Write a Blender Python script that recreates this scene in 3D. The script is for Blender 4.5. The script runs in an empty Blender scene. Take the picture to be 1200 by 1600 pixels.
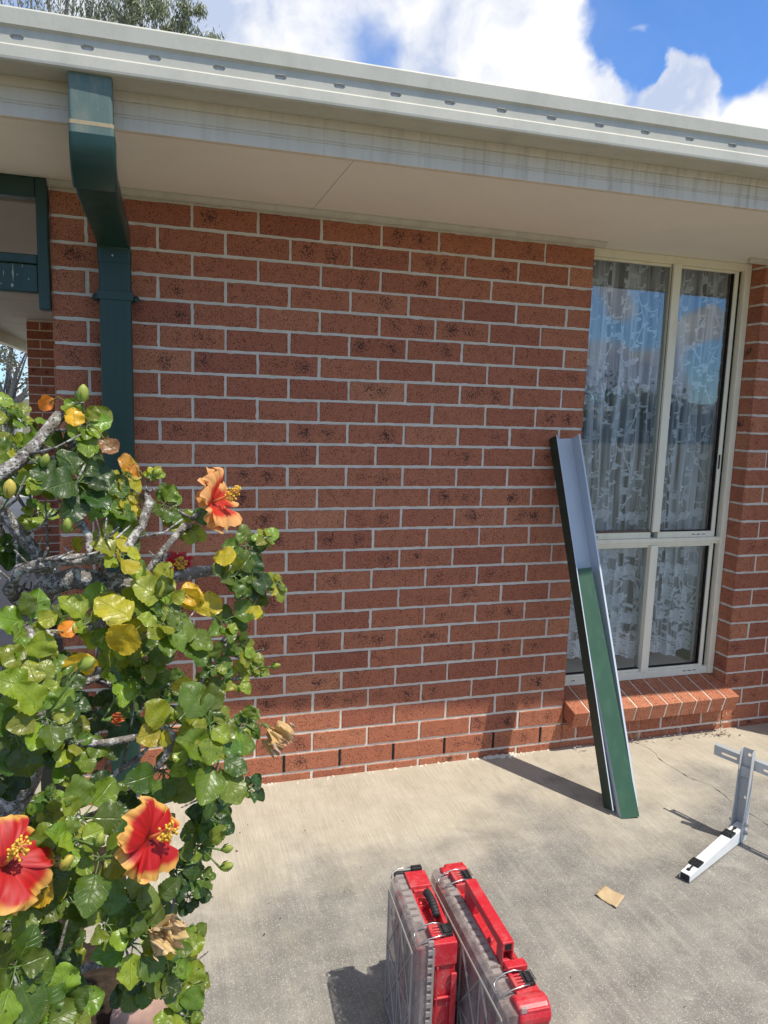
import bpy, math, random
from math import sin, cos, pi, radians
from mathutils import Vector, Matrix, Euler, noise
random.seed(7)
sc = bpy.context.scene
C = sc.collection

# ------------------------------------------------------------------ camera
FPX = 1155.5
CAM = Vector((0.32739, -2.88797, 1.56659))
EUL = Euler((1.42980, -0.03128, -0.30124), 'XYZ')
cam = bpy.data.cameras.new('camera'); camo = bpy.data.objects.new('camera', cam); C.objects.link(camo)
camo.location = CAM; camo.rotation_euler = EUL
cam.sensor_fit = 'VERTICAL'; cam.sensor_height = 24; cam.lens = FPX*24/1600
cam.clip_start = 0.02; cam.clip_end = 3000
sc.camera = camo
RM = EUL.to_matrix()
def ray(x, y): return RM @ Vector(((x-600)/FPX, -(y-800)/FPX, -1.0))
def at(x, y, D): return CAM + D*ray(x, y)          # a real-world point D metres into the scene
def onY(x, y, Y):
    d = ray(x, y); return CAM + d*((Y-CAM.y)/d.y)
def onZ(x, y, Z=0.0):
    d = ray(x, y); return CAM + d*((Z-CAM.z)/d.z)

# ------------------------------------------------------------------ sun and sky
SUNV = Vector((0.355, -0.380, 1.0)).normalized()    # towards the sun
SUN_EL = math.asin(SUNV.z); SUN_AZ = math.atan2(SUNV.x, SUNV.y)
sl = bpy.data.lights.new('sun', 'SUN'); sl.energy = 3.5; sl.angle = radians(0.55); sl.color = (1.0, 0.945, 0.86)
so = bpy.data.objects.new('sun', sl); C.objects.link(so)
so.rotation_euler = SUNV.to_track_quat('Z', 'Y').to_euler(); so.location = (3, -4, 8)

sc.view_settings.view_transform = 'Standard'; sc.view_settings.look = 'None'
sc.view_settings.exposure = 0.50; sc.view_settings.gamma = 1

w = bpy.data.worlds.new('World'); sc.world = w; w.use_nodes = True
nt = w.node_tree; N = nt.nodes; L = nt.links
for n in list(N): N.remove(n)
def wn(t, **k):
    n = N.new(t)
    for a, b in k.items(): setattr(n, a, b)
    return n
out = wn('ShaderNodeOutputWorld'); bg = wn('ShaderNodeBackground'); L.new(bg.outputs[0], out.inputs[0])
sky = wn('ShaderNodeTexSky', sky_type='NISHITA', sun_disc=False); sky.sun_elevation = SUN_EL; sky.sun_rotation = SUN_AZ
sky.air_density = 1.0; sky.dust_density = 0.3; sky.ozone_density = 2.0
tc = wn('ShaderNodeTexCoord')
def wm(op, a, b=None, c=None):
    n = wn('ShaderNodeMath', operation=op)
    for i, v in enumerate((a, b, c)):
        if v is None: continue
        if isinstance(v, (int, float)): n.inputs[i].default_value = v
        else: L.new(v, n.inputs[i])
    return n.outputs[0]
warp = wn('ShaderNodeTexNoise'); warp.inputs['Scale'].default_value = 9; warp.inputs['Detail'].default_value = 6
L.new(tc.outputs['Generated'], warp.inputs['Vector'])
vs = wn('ShaderNodeVectorMath', operation='SUBTRACT'); L.new(warp.outputs['Color'], vs.inputs[0]); vs.inputs[1].default_value = (.5, .5, .5)
vsc = wn('ShaderNodeVectorMath', operation='SCALE'); L.new(vs.outputs[0], vsc.inputs[0]); vsc.inputs['Scale'].default_value = 0.12
va = wn('ShaderNodeVectorMath', operation='ADD'); L.new(tc.outputs['Generated'], va.inputs[0]); L.new(vsc.outputs[0], va.inputs[1])
vn = wn('ShaderNodeVectorMath', operation='NORMALIZE'); L.new(va.outputs[0], vn.inputs[0])
cn = wn('ShaderNodeTexNoise'); cn.inputs['Scale'].default_value = 3.6; cn.inputs['Detail'].default_value = 9; cn.inputs['Roughness'].default_value = .58
L.new(tc.outputs['Generated'], cn.inputs['Vector'])
dens = wm('MULTIPLY_ADD', cn.outputs['Fac'], 2.2, -1.02)
sx = wn('ShaderNodeSeparateXYZ'); L.new(tc.outputs['Generated'], sx.inputs[0])
hi = wn('ShaderNodeMapRange'); L.new(sx.outputs[2], hi.inputs[0]); hi.inputs[1].default_value = .45; hi.inputs[2].default_value = .8; hi.inputs[3].default_value = 0; hi.inputs[4].default_value = .6
dens = wm('ADD', dens, hi.outputs[0])
bk_ = wn('ShaderNodeMapRange'); L.new(sx.outputs[1], bk_.inputs[0]); bk_.inputs[1].default_value = .1; bk_.inputs[2].default_value = -.5; bk_.inputs[3].default_value = 0; bk_.inputs[4].default_value = 0
dens = wm('ADD', dens, bk_.outputs[0])
# cumulus heaps and blue gaps, each a real direction in the sky
BLOBS = [(800, 60, 190, .5), (720, 90, 70, .5), (840, 30, 80, .5), (880, 120, 120, .5), (1005, 62, 30, 1.0), (1062, 135, 52, .8), (1195, 140, 60, .7), (1120, 195, 60, .6),
         (480, 30, 190, .35), (975, 10, 85, -1.1), (1110, 50, 110, -1.1), (1155, 120, 45, -.7), (985, 105, 30, -.9), (590, 80, 50, -.3), (250, 0, 200, .35), (1062, 140, 46, 1.5), (1030, 130, 30, .5),
         (-1000, 470, 260, -.75), (-1092, 520, 42, 1.9), (-950, 450, 40, 1.2), (-915, 560, 60, 1.3), (-1000, 600, 70, 1.2), (-1070, 560, 30, .4)]   # minus: heaps behind the viewpoint, seen mirrored
for (bx, by, br, amp) in BLOBS:
    d = ray(abs(bx), by).normalized(); r = br/FPX
    if bx < 0: d.y = -d.y
    dot = wn('ShaderNodeVectorMath', operation='DISTANCE'); L.new(vn.outputs[0], dot.inputs[0]); dot.inputs[1].default_value = d
    k = wn('ShaderNodeMapRange', interpolation_type='SMOOTHSTEP'); L.new(dot.outputs['Value'], k.inputs[0])
    k.inputs[1].default_value = 0.35*r; k.inputs[2].default_value = 1.35*r; k.inputs[3].default_value = amp; k.inputs[4].default_value = 0
    dens = wm('ADD', dens, k.outputs[0])
cm = wn('ShaderNodeMapRange', interpolation_type='SMOOTHSTEP'); L.new(dens, cm.inputs[0])
cm.inputs[1].default_value = -.12; cm.inputs[2].default_value = .62; cm.inputs[3].default_value = .06; cm.inputs[4].default_value = 1
cs = wn('ShaderNodeTexNoise'); cs.inputs['Scale'].default_value = 8; cs.inputs['Detail'].default_value = 8; cs.inputs['Roughness'].default_value = .55
L.new(vn.outputs[0], cs.inputs['Vector'])
cr = wn('ShaderNodeValToRGB'); L.new(cs.outputs['Fac'], cr.inputs[0])
cr.color_ramp.elements[0].position = .42; cr.color_ramp.elements[0].color = (3.0, 3.45, 4.5, 1)
cr.color_ramp.elements[1].position = .62; cr.color_ramp.elements[1].color = (5.8, 5.75, 5.65, 1)
tint = wn('ShaderNodeMix', data_type='RGBA', blend_type='MULTIPLY'); tint.inputs[0].default_value = 1
L.new(sky.outputs[0], tint.inputs[6]); tint.inputs[7].default_value = (0.42, .72, 1.08, 1)
mx = wn('ShaderNodeMix', data_type='RGBA'); L.new(cm.outputs[0], mx.inputs[0]); L.new(tint.outputs[2], mx.inputs[6]); L.new(cr.outputs[0], mx.inputs[7])
L.new(mx.outputs[2], bg.inputs[0]); bg.inputs[1].default_value = 0.135

# ------------------------------------------------------------------ material helper
def lin(r, g, b):
    f = lambda c: (c/255/12.92) if c/255 <= .04045 else ((c/255+.055)/1.055)**2.4
    return (f(r), f(g), f(b), 1)
class Mat:
    def __init__(s, name, rough=.6, color=(.5, .5, .5, 1), metal=0, spec=.5):
        s.m = bpy.data.materials.new(name); s.m.use_nodes = True; s.nt = s.m.node_tree
        s.b = s.nt.nodes['Principled BSDF']; s.out = s.nt.nodes['Material Output']
        s.set('Base Color', color); s.set('Roughness', rough); s.set('Metallic', metal); s.set('Specular IOR Level', spec)
    def set(s, k, v):
        if hasattr(v, 'is_output'): s.nt.links.new(v, s.b.inputs[k])
        else: s.b.inputs[k].default_value = v
    def n(s, t, **k):
        x = s.nt.nodes.new(t)
        for a, b in k.items(): setattr(x, a, b)
        return x
    def inp(s, node, key, v):
        if hasattr(v, 'is_output'): s.nt.links.new(v, node.inputs[key])
        else: node.inputs[key].default_value = v
    def coord(s, kind='Object', scale=(1, 1, 1)):
        t = s.n('ShaderNodeTexCoord'); mp = s.n('ShaderNodeMapping'); s.nt.links.new(t.outputs[kind], mp.inputs[0]); mp.inputs['Scale'].default_value = scale
        return mp.outputs[0]
    def noise(s, vec, scale, detail=4, rough=.5, dist=0):
        x = s.n('ShaderNodeTexNoise'); s.inp(x, 'Vector', vec); s.inp(x, 'Scale', scale); s.inp(x, 'Detail', detail); s.inp(x, 'Roughness', rough); s.inp(x, 'Distortion', dist)
        return x.outputs['Fac']
    def voro(s, vec, scale, rnd=1, out='Distance'):
        x = s.n('ShaderNodeTexVoronoi'); s.inp(x, 'Vector', vec); s.inp(x, 'Scale', scale); s.inp(x, 'Randomness', rnd)
        return x.outputs[out]
    def math(s, op, a, b=None, c=None, clamp=False):
        x = s.n('ShaderNodeMath', operation=op, use_clamp=clamp)
        for i, v in enumerate((a, b, c)):
            if v is not None: s.inp(x, i, v)
        return x.outputs[0]
    def rng(s, v, a, b, c=0., d=1.):
        x = s.n('ShaderNodeMapRange'); s.inp(x, 0, v); s.inp(x, 1, a); s.inp(x, 2, b); s.inp(x, 3, c); s.inp(x, 4, d); return x.outputs[0]
    def mix(s, f, a, b, blend='MIX'):
        x = s.n('ShaderNodeMix', data_type='RGBA', blend_type=blend); s.inp(x, 0, f); s.inp(x, 6, a); s.inp(x, 7, b); return x.outputs[2]
    def ramp(s, v, *stops):
        x = s.n('ShaderNodeValToRGB'); s.inp(x, 0, v); e = x.color_ramp.elements
        while len(e) < len(stops): e.new(.5)
        for i, (p, c) in enumerate(stops): e[i].position = p; e[i].color = c
        return x.outputs[0]
    def bump(s, h, strength=.3, dist=.002):
        x = s.n('ShaderNodeBump'); s.inp(x, 'Height', h); x.inputs['Strength'].default_value = strength; x.inputs['Distance'].default_value = dist
        s.nt.links.new(x.outputs[0], s.b.inputs['Normal'])
    def attr(s, name, out='Color'):
        x = s.n('ShaderNodeAttribute', attribute_name=name); return x.outputs[out]
    def sep(s, v):
        x = s.n('ShaderNodeSeparateXYZ'); s.inp(x, 0, v); return x.outputs

def g(v): return (v, v, v, 1)
# --- brick
def brick_mat():
    M = Mat('brick', .82, spec=.25)
    P = M.coord('Object'); col = M.attr('tone'); s3 = M.sep(col); uv = M.sep(M.coord('UV'))
    base = M.ramp(s3[0], (0, (.32, .102, .058, 1)), (.3, (.42, .140, .072, 1)), (.7, (.49, .178, .088, 1)), (1, (.58, .24, .12, 1)))
    mott = M.noise(P, 22, 5, .6)
    base = M.mix(M.rng(mott, .35, .7, 0, .4), base, (.29, .095, .06, 1))
    fine = M.noise(P, 420, 3, .6)
    base = M.mix(M.rng(fine, .35, .65, 0, .4), base, (.46, .17, .095, 1))
    # two soft iron smudges on some bricks
    def blot(cx, cy, k):
        dx = M.math('SUBTRACT', uv[0], cx); dy = M.math('SUBTRACT', uv[1], cy)
        d = M.math('SQRT', M.math('ADD', M.math('MULTIPLY', dx, dx), M.math('MULTIPLY', M.math('MULTIPLY', dy, dy), 1.2)))
        d = M.math('ADD', d, M.rng(M.noise(P, 70, 3), .3, .7, -.012, .012))
        return M.math('MULTIPLY', M.rng(d, .006, .040, 1, 0), k, clamp=True)
    b1 = blot(M.math('MULTIPLY_ADD', s3[0], .06, .03), .042, s3[1]); b2 = blot(M.math('MULTIPLY_ADD', s3[0], -.06, .19), .036, s3[2])
    bl = M.math('MULTIPLY', M.math('MAXIMUM', b1, b2), M.rng(M.noise(P, 46, 3), .36, .6, .25, 1))
    den = M.noise(P, 30, 3)
    v1 = M.voro(P, 165); v2 = M.voro(P, 290)
    th = M.math('ADD', M.rng(den, .35, .7, .27, .44), M.math('MULTIPLY', bl, .34))
    sp = M.math('SUBTRACT', th, v1); sp = M.rng(sp, 0, .08)
    th2 = M.math('ADD', .26, M.math('MULTIPLY', bl, .3)); sp2 = M.rng(M.math('SUBTRACT', th2, v2), 0, .08)
    spk = M.math('MAXIMUM', sp, sp2)
    base = M.mix(M.math('MULTIPLY', bl, .38), base, (.14, .065, .055, 1))
    base = M.mix(M.math('MULTIPLY', spk, .8), base, (.022, .014, .013, 1))
    chip = M.rng(M.math('SUBTRACT', .1, M.voro(M.coord('Object', (1, 1, 1.01)), 61)), 0, .03, 0, .5)
    base = M.mix(chip, base, (.6, .42, .3, 1))
    M.set('Base Color', base)
    M.bump(M.math('ADD', M.math('MULTIPLY', spk, -.6), M.math('ADD', fine, M.noise(P, 90, 4))), .55, .0016)
    return M.m
def mortar_mat():
    M = Mat('mortar', .95, spec=.1); P = M.coord('Object')
    c = M.ramp(M.noise(P, 12, 6, .6), (.3, (.62, .55, .43, 1)), (.7, (.80, .72, .58, 1)))
    c = M.mix(M.rng(M.noise(P, 500, 2), .4, .7, 0, .5), c, (.82, .77, .67, 1))
    M.set('Base Color', c); M.bump(M.math('ADD', M.noise(P, 350, 3, .7), M.noise(P, 60, 4, .6)), .8, .003); return M.m
def concrete_mat():
    M = Mat('concrete', .9, spec=.2); P = M.coord('Object'); s = M.sep(P)
    big = M.noise(P, 1.6, 6, .62); med = M.noise(P, 7, 7, .65)
    warm = M.ramp(med, (.3, (.43, .38, .285, 1)), (.7, (.54, .485, .375, 1)))
    grey = M.ramp(med, (.3, (.17, .16, .14, 1)), (.5, (.245, .23, .20, 1)), (.74, (.35, .325, .275, 1)))
    # weathering: worn to grey aggregate away from the shelter of the eave
    k = M.math('ADD', M.math('MULTIPLY_ADD', s[1], -1.0, -.62), M.math('MULTIPLY', M.math('SUBTRACT', big, .5), 1.5))
    k = M.math('ADD', k, M.math('MULTIPLY', M.math('SUBTRACT', s[0], 1.0), .13))
    k = M.rng(k, -.12, .26)
    c = M.mix(k, warm, grey)
    # fine broomed streaks running away from the wall
    br = M.noise(M.coord('Object', (190, 7, 1)), 1, 3, .6); br2 = M.noise(M.coord('Object', (46, 2, 1)), 1, 2, .5)
    c = M.mix(M.rng(br, .40, .60, .2, 0), c, (.20, .17, .135, 1)); c = M.mix(M.rng(br2, .52, .7, 0, .10), c, (.66, .6, .49, 1))
    ag = M.voro(P, 240); agc = M.voro(P, 240, out='Color')
    ags = M.sep(agc)
    pick = M.math('MULTIPLY', M.rng(M.math('SUBTRACT', .42, ag), 0, .1), M.rng(k, .1, .9, .15, .62))
    stone = M.ramp(ags[0], (0, (.12, .11, .10, 1)), (.4, (.28, .26, .23, 1)), (.72, (.42, .38, .32, 1)), (.93, (.60, .57, .50, 1)))
    c = M.mix(pick, c, stone)
    spot = M.rng(M.math('SUBTRACT', .035, M.voro(P, 9)), 0, .01, 0, .6); c = M.mix(spot, c, (.07, .055, .045, 1))
    pale = M.rng(M.noise(P, 3.3, 5, .7, 1.), .60, .72, 0, .45); c = M.mix(pale, c, (.50, .46, .38, 1))
    c = M.mix(M.rng(M.noise(P, 2.3, 6, .7, .6), .30, .46, .35, 0), c, (.16, .145, .12, 1))
    M.set('Base Color', c)
    M.bump(M.math('ADD', M.math('MULTIPLY', br, 1.8), M.math('ADD', M.noise(P, 160, 4, .7), M.math('MULTIPLY', M.noise(P, 14, 3), 1.2))), .6, .003)
    return M.m
def paint(name, rgb, rough=.5, dirt=(.1, .09, .07, 1), amt=.3, scale=14, stretch=(1, 1, .25), spec=.4, bumpy=.12, metal=0):
    M = Mat(name, rough, rgb, metal, spec); P = M.coord('Object', stretch); P1 = M.coord('Object')
    n1 = M.noise(P, scale, 7, .65); c = M.mix(M.rng(n1, .46, .78, 0, amt), rgb, dirt)
    c = M.mix(M.rng(M.noise(P1, scale*9, 4, .7), .5, .8, 0, amt*.5), c, dirt)
    M.set('Base Color', c); M.set('Roughness', M.rng(n1, .3, .7, rough-.08, rough+.14)); M.bump(M.noise(P1, scale*16, 3), bumpy, .001); return M.m
def fascia_mat():
    M = Mat('fascia_paint', .6, spec=.3); P = M.coord('Object', (1, 1, .06)); s = M.sep(M.coord('Object'))
    st = M.noise(P, 42, 4, .7); st2 = M.noise(P, 16, 3, .6)
    amt = M.math('MULTIPLY', M.rng(s[0], -.3, 2.2, .06, .8), M.rng(st, .50, .74, 0, .7))
    c = M.mix(M.rng(st2, .4, .7, 0, .35), (.74, .66, .54, 1), (.58, .51, .41, 1))
    c = M.mix(amt, c, (.24, .215, .185, 1)); M.set('Base Color', c); return M.m

brickM = brick_mat(); mortarM = mortar_mat(); concM = concrete_mat(); fasciaM = fascia_mat()
gutterM = paint('gutter_paint', (.53, .51, .425, 1), .5, (.36, .36, .30, 1), .6, 9, (1, 1, .6))
soffitM = paint('soffit_paint', (.87, .82, .72, 1), .7, (.6, .56, .48, 1), .22, 3, (1, 1, 1), .2, .05)
trimM = paint('trim_paint', (.58, .54, .45, 1), .6, (.3, .27, .2, 1), .45, 18)
tealM = paint('teal_paint', (.010, .042, .030, 1), .36, (.03, .07, .055, 1), .4, 20, (1, 1, .12), .5)
tealGreyM = paint('grey_teal_paint', (.10, .155, .135, 1), .55, (.30, .30, .22, 1), .55, 24, (1, 1, .3))  # paler grey-green for the outlet and first collar
frameM = paint('cream_aluminium', (.86, .80, .61, 1), .42, (.35, .31, .22, 1), .22, 20, (1, 1, .3), .45, .04)
greenM = paint('green_steel', (.034, .090, .046, 1), .45, (.07, .17, .10, 1), .45, 26, (1, 1, .12), .5, .05)
shadedGreenM = paint('shaded_green_steel', (.012, .036, .025, 1), .4, (.03, .05, .04, 1), .3, 26, (1, 1, .12), .5, .05)  # green steel darkened: the shade on the channel's outside is in it
zincM = paint('pale_backing_coat', (.55, .60, .64, 1), .38, (.36, .42, .5, 1), .3, 12, (1, 1, .2), .5, .03)
whiteMetalM = paint('white_powder_coat', (.72, .73, .70, 1), .4, (.4, .39, .35, 1), .25, 22, (1, 1, 1), .5, .05)
greyMetalM = paint('grey_powder_coat', (.50, .51, .49, 1), .42, (.3, .29, .27, 1), .25, 22, (1, 1, 1), .5, .05)
blackM = paint('black_rubber', (.014, .014, .015, 1), .6, (.09, .085, .08, 1), .4, 40, (1, 1, 1), .4, .1)
darkM = Mat('dark_gap', .9, g(.006)).m
redM = paint('red_plastic', (.50, .016, .028, 1), .40, (.56, .22, .19, 1), .6, 20, (1, 1, 1), .5, .07)
redDarkM = paint('dusty_red_plastic', (.34, .014, .02, 1), .5, (.40, .2, .17, 1), .5, 22)
wireM = paint('bail_wire', (.62, .60, .56, 1), .3, (.4, .36, .3, 1), .3, 40, (1, 1, 1), .5, .03, 1.0)
boltM = paint('zinc_bolt', (.55, .55, .54, 1), .35, (.3, .28, .25, 1), .4, 60, (1, 1, 1), .5, .05, 1.0)
cardM = paint('cardboard', (.50, .37, .21, 1), .85, (.33, .22, .11, 1), .5, 40)
binM = paint('grey_bin_plastic', (.16, .13, .12, 1), .5, (.3, .27, .24, 1), .5, 30)
wallInM = paint('interior_plaster', (.62, .61, .57, 1), .8, (.3, .3, .28, 1), .2, 6)
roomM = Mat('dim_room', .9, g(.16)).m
roofM = paint('roof_tile', (.14, .10, .085, 1), .7, (.07, .06, .05, 1), .5, 8)
soilM = paint('soil', (.030, .021, .015, 1), .95, (.08, .06, .04, 1), .7, 30, (1, 1, 1), .1, .8)
rockM = paint('pinkish_stone', (.40, .25, .19, 1), .85, (.2, .13, .1, 1), .5, 22, (1, 1, 1), .2, .4)
grassM = paint('lawn', (.12, .12, .075, 1), .9, (.17, .15, .10, 1), .7, 3, (1, 1, 1), .1, .8)

def lidm():
    M = Mat('scratched_clear_lid', .36, (.37, .31, .29, 1), 0, .5)
    P = M.coord('Object', (1, 1, .3)); k = M.rng(M.noise(P, 38, 6, .7), .35, .70, .30, .74)
    M.set('Alpha', k); M.set('Roughness', M.rng(M.noise(P, 60, 3), .3, .7, .2, .5)); M.bump(M.noise(P, 40, 4), .15, .002); return M.m
lidM = lidm()
def ribm():
    M = Mat('clear_rib', .35, (.42, .37, .34, 1), 0, .5); M.set('Alpha', .62); return M.m
ribM = ribm()
def glassm():
    M = Mat('window_glass'); nt = M.nt
    t = M.n('ShaderNodeBsdfTransparent'); t.inputs[0].default_value = (.95, .97, .95, 1)
    gl = M.n('ShaderNodeBsdfGlossy'); gl.inputs['Roughness'].default_value = .0; gl.inputs[0].default_value = (.92, .96, 1, 1)
    fr = M.n('ShaderNodeFresnel'); fr.inputs[0].default_value = 1.52
    k = M.math('MULTIPLY_ADD', fr.outputs[0], 1.35, .075, clamp=True)
    bp = M.n('ShaderNodeBump'); bp.inputs['Strength'].default_value = .02; bp.inputs['Distance'].default_value = .01
    M.inp(bp, 'Height', M.noise(M.coord('Object'), 3, 2)); nt.links.new(bp.outputs[0], gl.inputs['Normal'])
    mxs = M.n('ShaderNodeMixShader'); nt.links.new(k, mxs.inputs[0]); nt.links.new(t.outputs[0], mxs.inputs[1]); nt.links.new(gl.outputs[0], mxs.inputs[2])
    nt.links.new(mxs.outputs[0], M.out.inputs[0]); return M.m
glassM = glassm()
def clothm(name, op, col):
    M = Mat(name); nt = M.nt
    t = M.n('ShaderNodeBsdfTransparent'); d = M.n('ShaderNodeBsdfDiffuse'); d.inputs[0].default_value = col
    tl = M.n('ShaderNodeBsdfTranslucent'); tl.inputs[0].default_value = col
    a = M.n('ShaderNodeMixShader'); a.inputs[0].default_value = .08; nt.links.new(d.outputs[0], a.inputs[1]); nt.links.new(tl.outputs[0], a.inputs[2])
    lw = M.n('ShaderNodeLayerWeight'); lw.inputs[0].default_value = .35
    gather = M.rng(M.noise(M.coord('Object', (1, 1, .04)), 34, 2, .5), .38, .64, -.26, .40)
    k = M.math('ADD', M.math('MULTIPLY_ADD', lw.outputs['Facing'], .75, op), gather, clamp=True)
    m2 = M.n('ShaderNodeMixShader'); M.inp(m2, 0, k); nt.links.new(t.outputs[0], m2.inputs[1]); nt.links.new(a.outputs[0], m2.inputs[2])
    nt.links.new(m2.outputs[0], M.out.inputs[0]); return M.m
sheerM = clothm('sheer_net', .40, (.95, .96, .97, 1)); laceM = clothm('lace_thread', 1.2, (.98, .98, .98, 1))

def leafm(name, stiff=.32, sss=.25):
    M = Mat(name, stiff, spec=.5); col = M.attr('tone'); uv = M.sep(M.coord('UV'))
    u = M.math('ABSOLUTE', M.math('SUBTRACT', uv[0], .5))
    mid = M.rng(u, 0.0, .035, 1, 0)
    ph = M.math('SUBTRACT', M.math('MULTIPLY', uv[1], 6.5), M.math('MULTIPLY', u, 5.0))
    vein = M.rng(M.math('ABSOLUTE', M.math('SUBTRACT', M.math('FRACT', ph), .5)), 0, .10, 1, 0)
    vv = M.math('MAXIMUM', mid, M.math('MULTIPLY', vein, .5))
    P = M.coord('Object'); mot = M.noise(P, 60, 4, .6)
    c = M.mix(M.rng(mot, .35, .7, 0, .35), col, (.02, .05, .008, 1), 'MIX')
    c = M.mix(M.math('MULTIPLY', vv, .22), c, (.26, .36, .08, 1))
    hole = M.rng(M.math('SUBTRACT', .11, M.voro(P, 55)), 0, .02, 0, .8); c = M.mix(hole, c, (.05, .035, .02, 1))
    M.set('Base Color', c); M.set('Roughness', M.rng(mot, .3, .7, stiff-.06, stiff+.12))
    M.bump(M.math('ADD', M.math('MULTIPLY', vv, -1.0), M.noise(P, 90, 3)), .5, .002)
    nt = M.nt; tr = M.n('ShaderNodeBsdfTranslucent')
    tcx = M.mix(1.0, c, (1.9, 1.9, .7, 1), 'MULTIPLY'); M.inp(tr, 0, tcx)
    ms = M.n('ShaderNodeMixShader'); ms.inputs[0].default_value = sss
    nt.links.new(M.b.outputs[0], ms.inputs[1]); nt.links.new(tr.outputs[0], ms.inputs[2]); nt.links.new(ms.outputs[0], M.out.inputs[0])
    return M.m
leafM = leafm('hibiscus_leaf', .34, .30)
def plainleaf(name, cols, rough=.5):
    M = Mat(name, rough); c = M.attr('tone'); M.set('Base Color', c)
    nt = M.nt; tr = M.n('ShaderNodeBsdfTranslucent'); M.inp(tr, 0, c)
    ms = M.n('ShaderNodeMixShader'); ms.inputs[0].default_value = .25
    nt.links.new(M.b.outputs[0], ms.inputs[1]); nt.links.new(tr.outputs[0], ms.inputs[2]); nt.links.new(ms.outputs[0], M.out.inputs[0]); return M.m
gumleafM = plainleaf('small_leaf', None)
petalM = plainleaf('petal', None, .55)
def barkm():
    M = Mat('lichen_bark', .9, spec=.15); P = M.coord('Object')
    c = M.ramp(M.noise(P, 30, 5, .65), (.3, (.10, .085, .07, 1)), (.7, (.25, .225, .195, 1)))
    c = M.mix(M.rng(M.noise(P, 75, 4, .7), .50, .60, 0, .9), c, (.52, .51, .47, 1))
    c = M.mix(M.rng(M.math('SUBTRACT', .3, M.voro(P, 120)), 0, .1, 0, .85), c, (.045, .038, .03, 1))
    M.set('Base Color', c); M.bump(M.math('ADD', M.noise(P, 80, 5, .7), M.noise(P, 260, 2)), .8, .004); return M.m
barkM = barkm()

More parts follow.
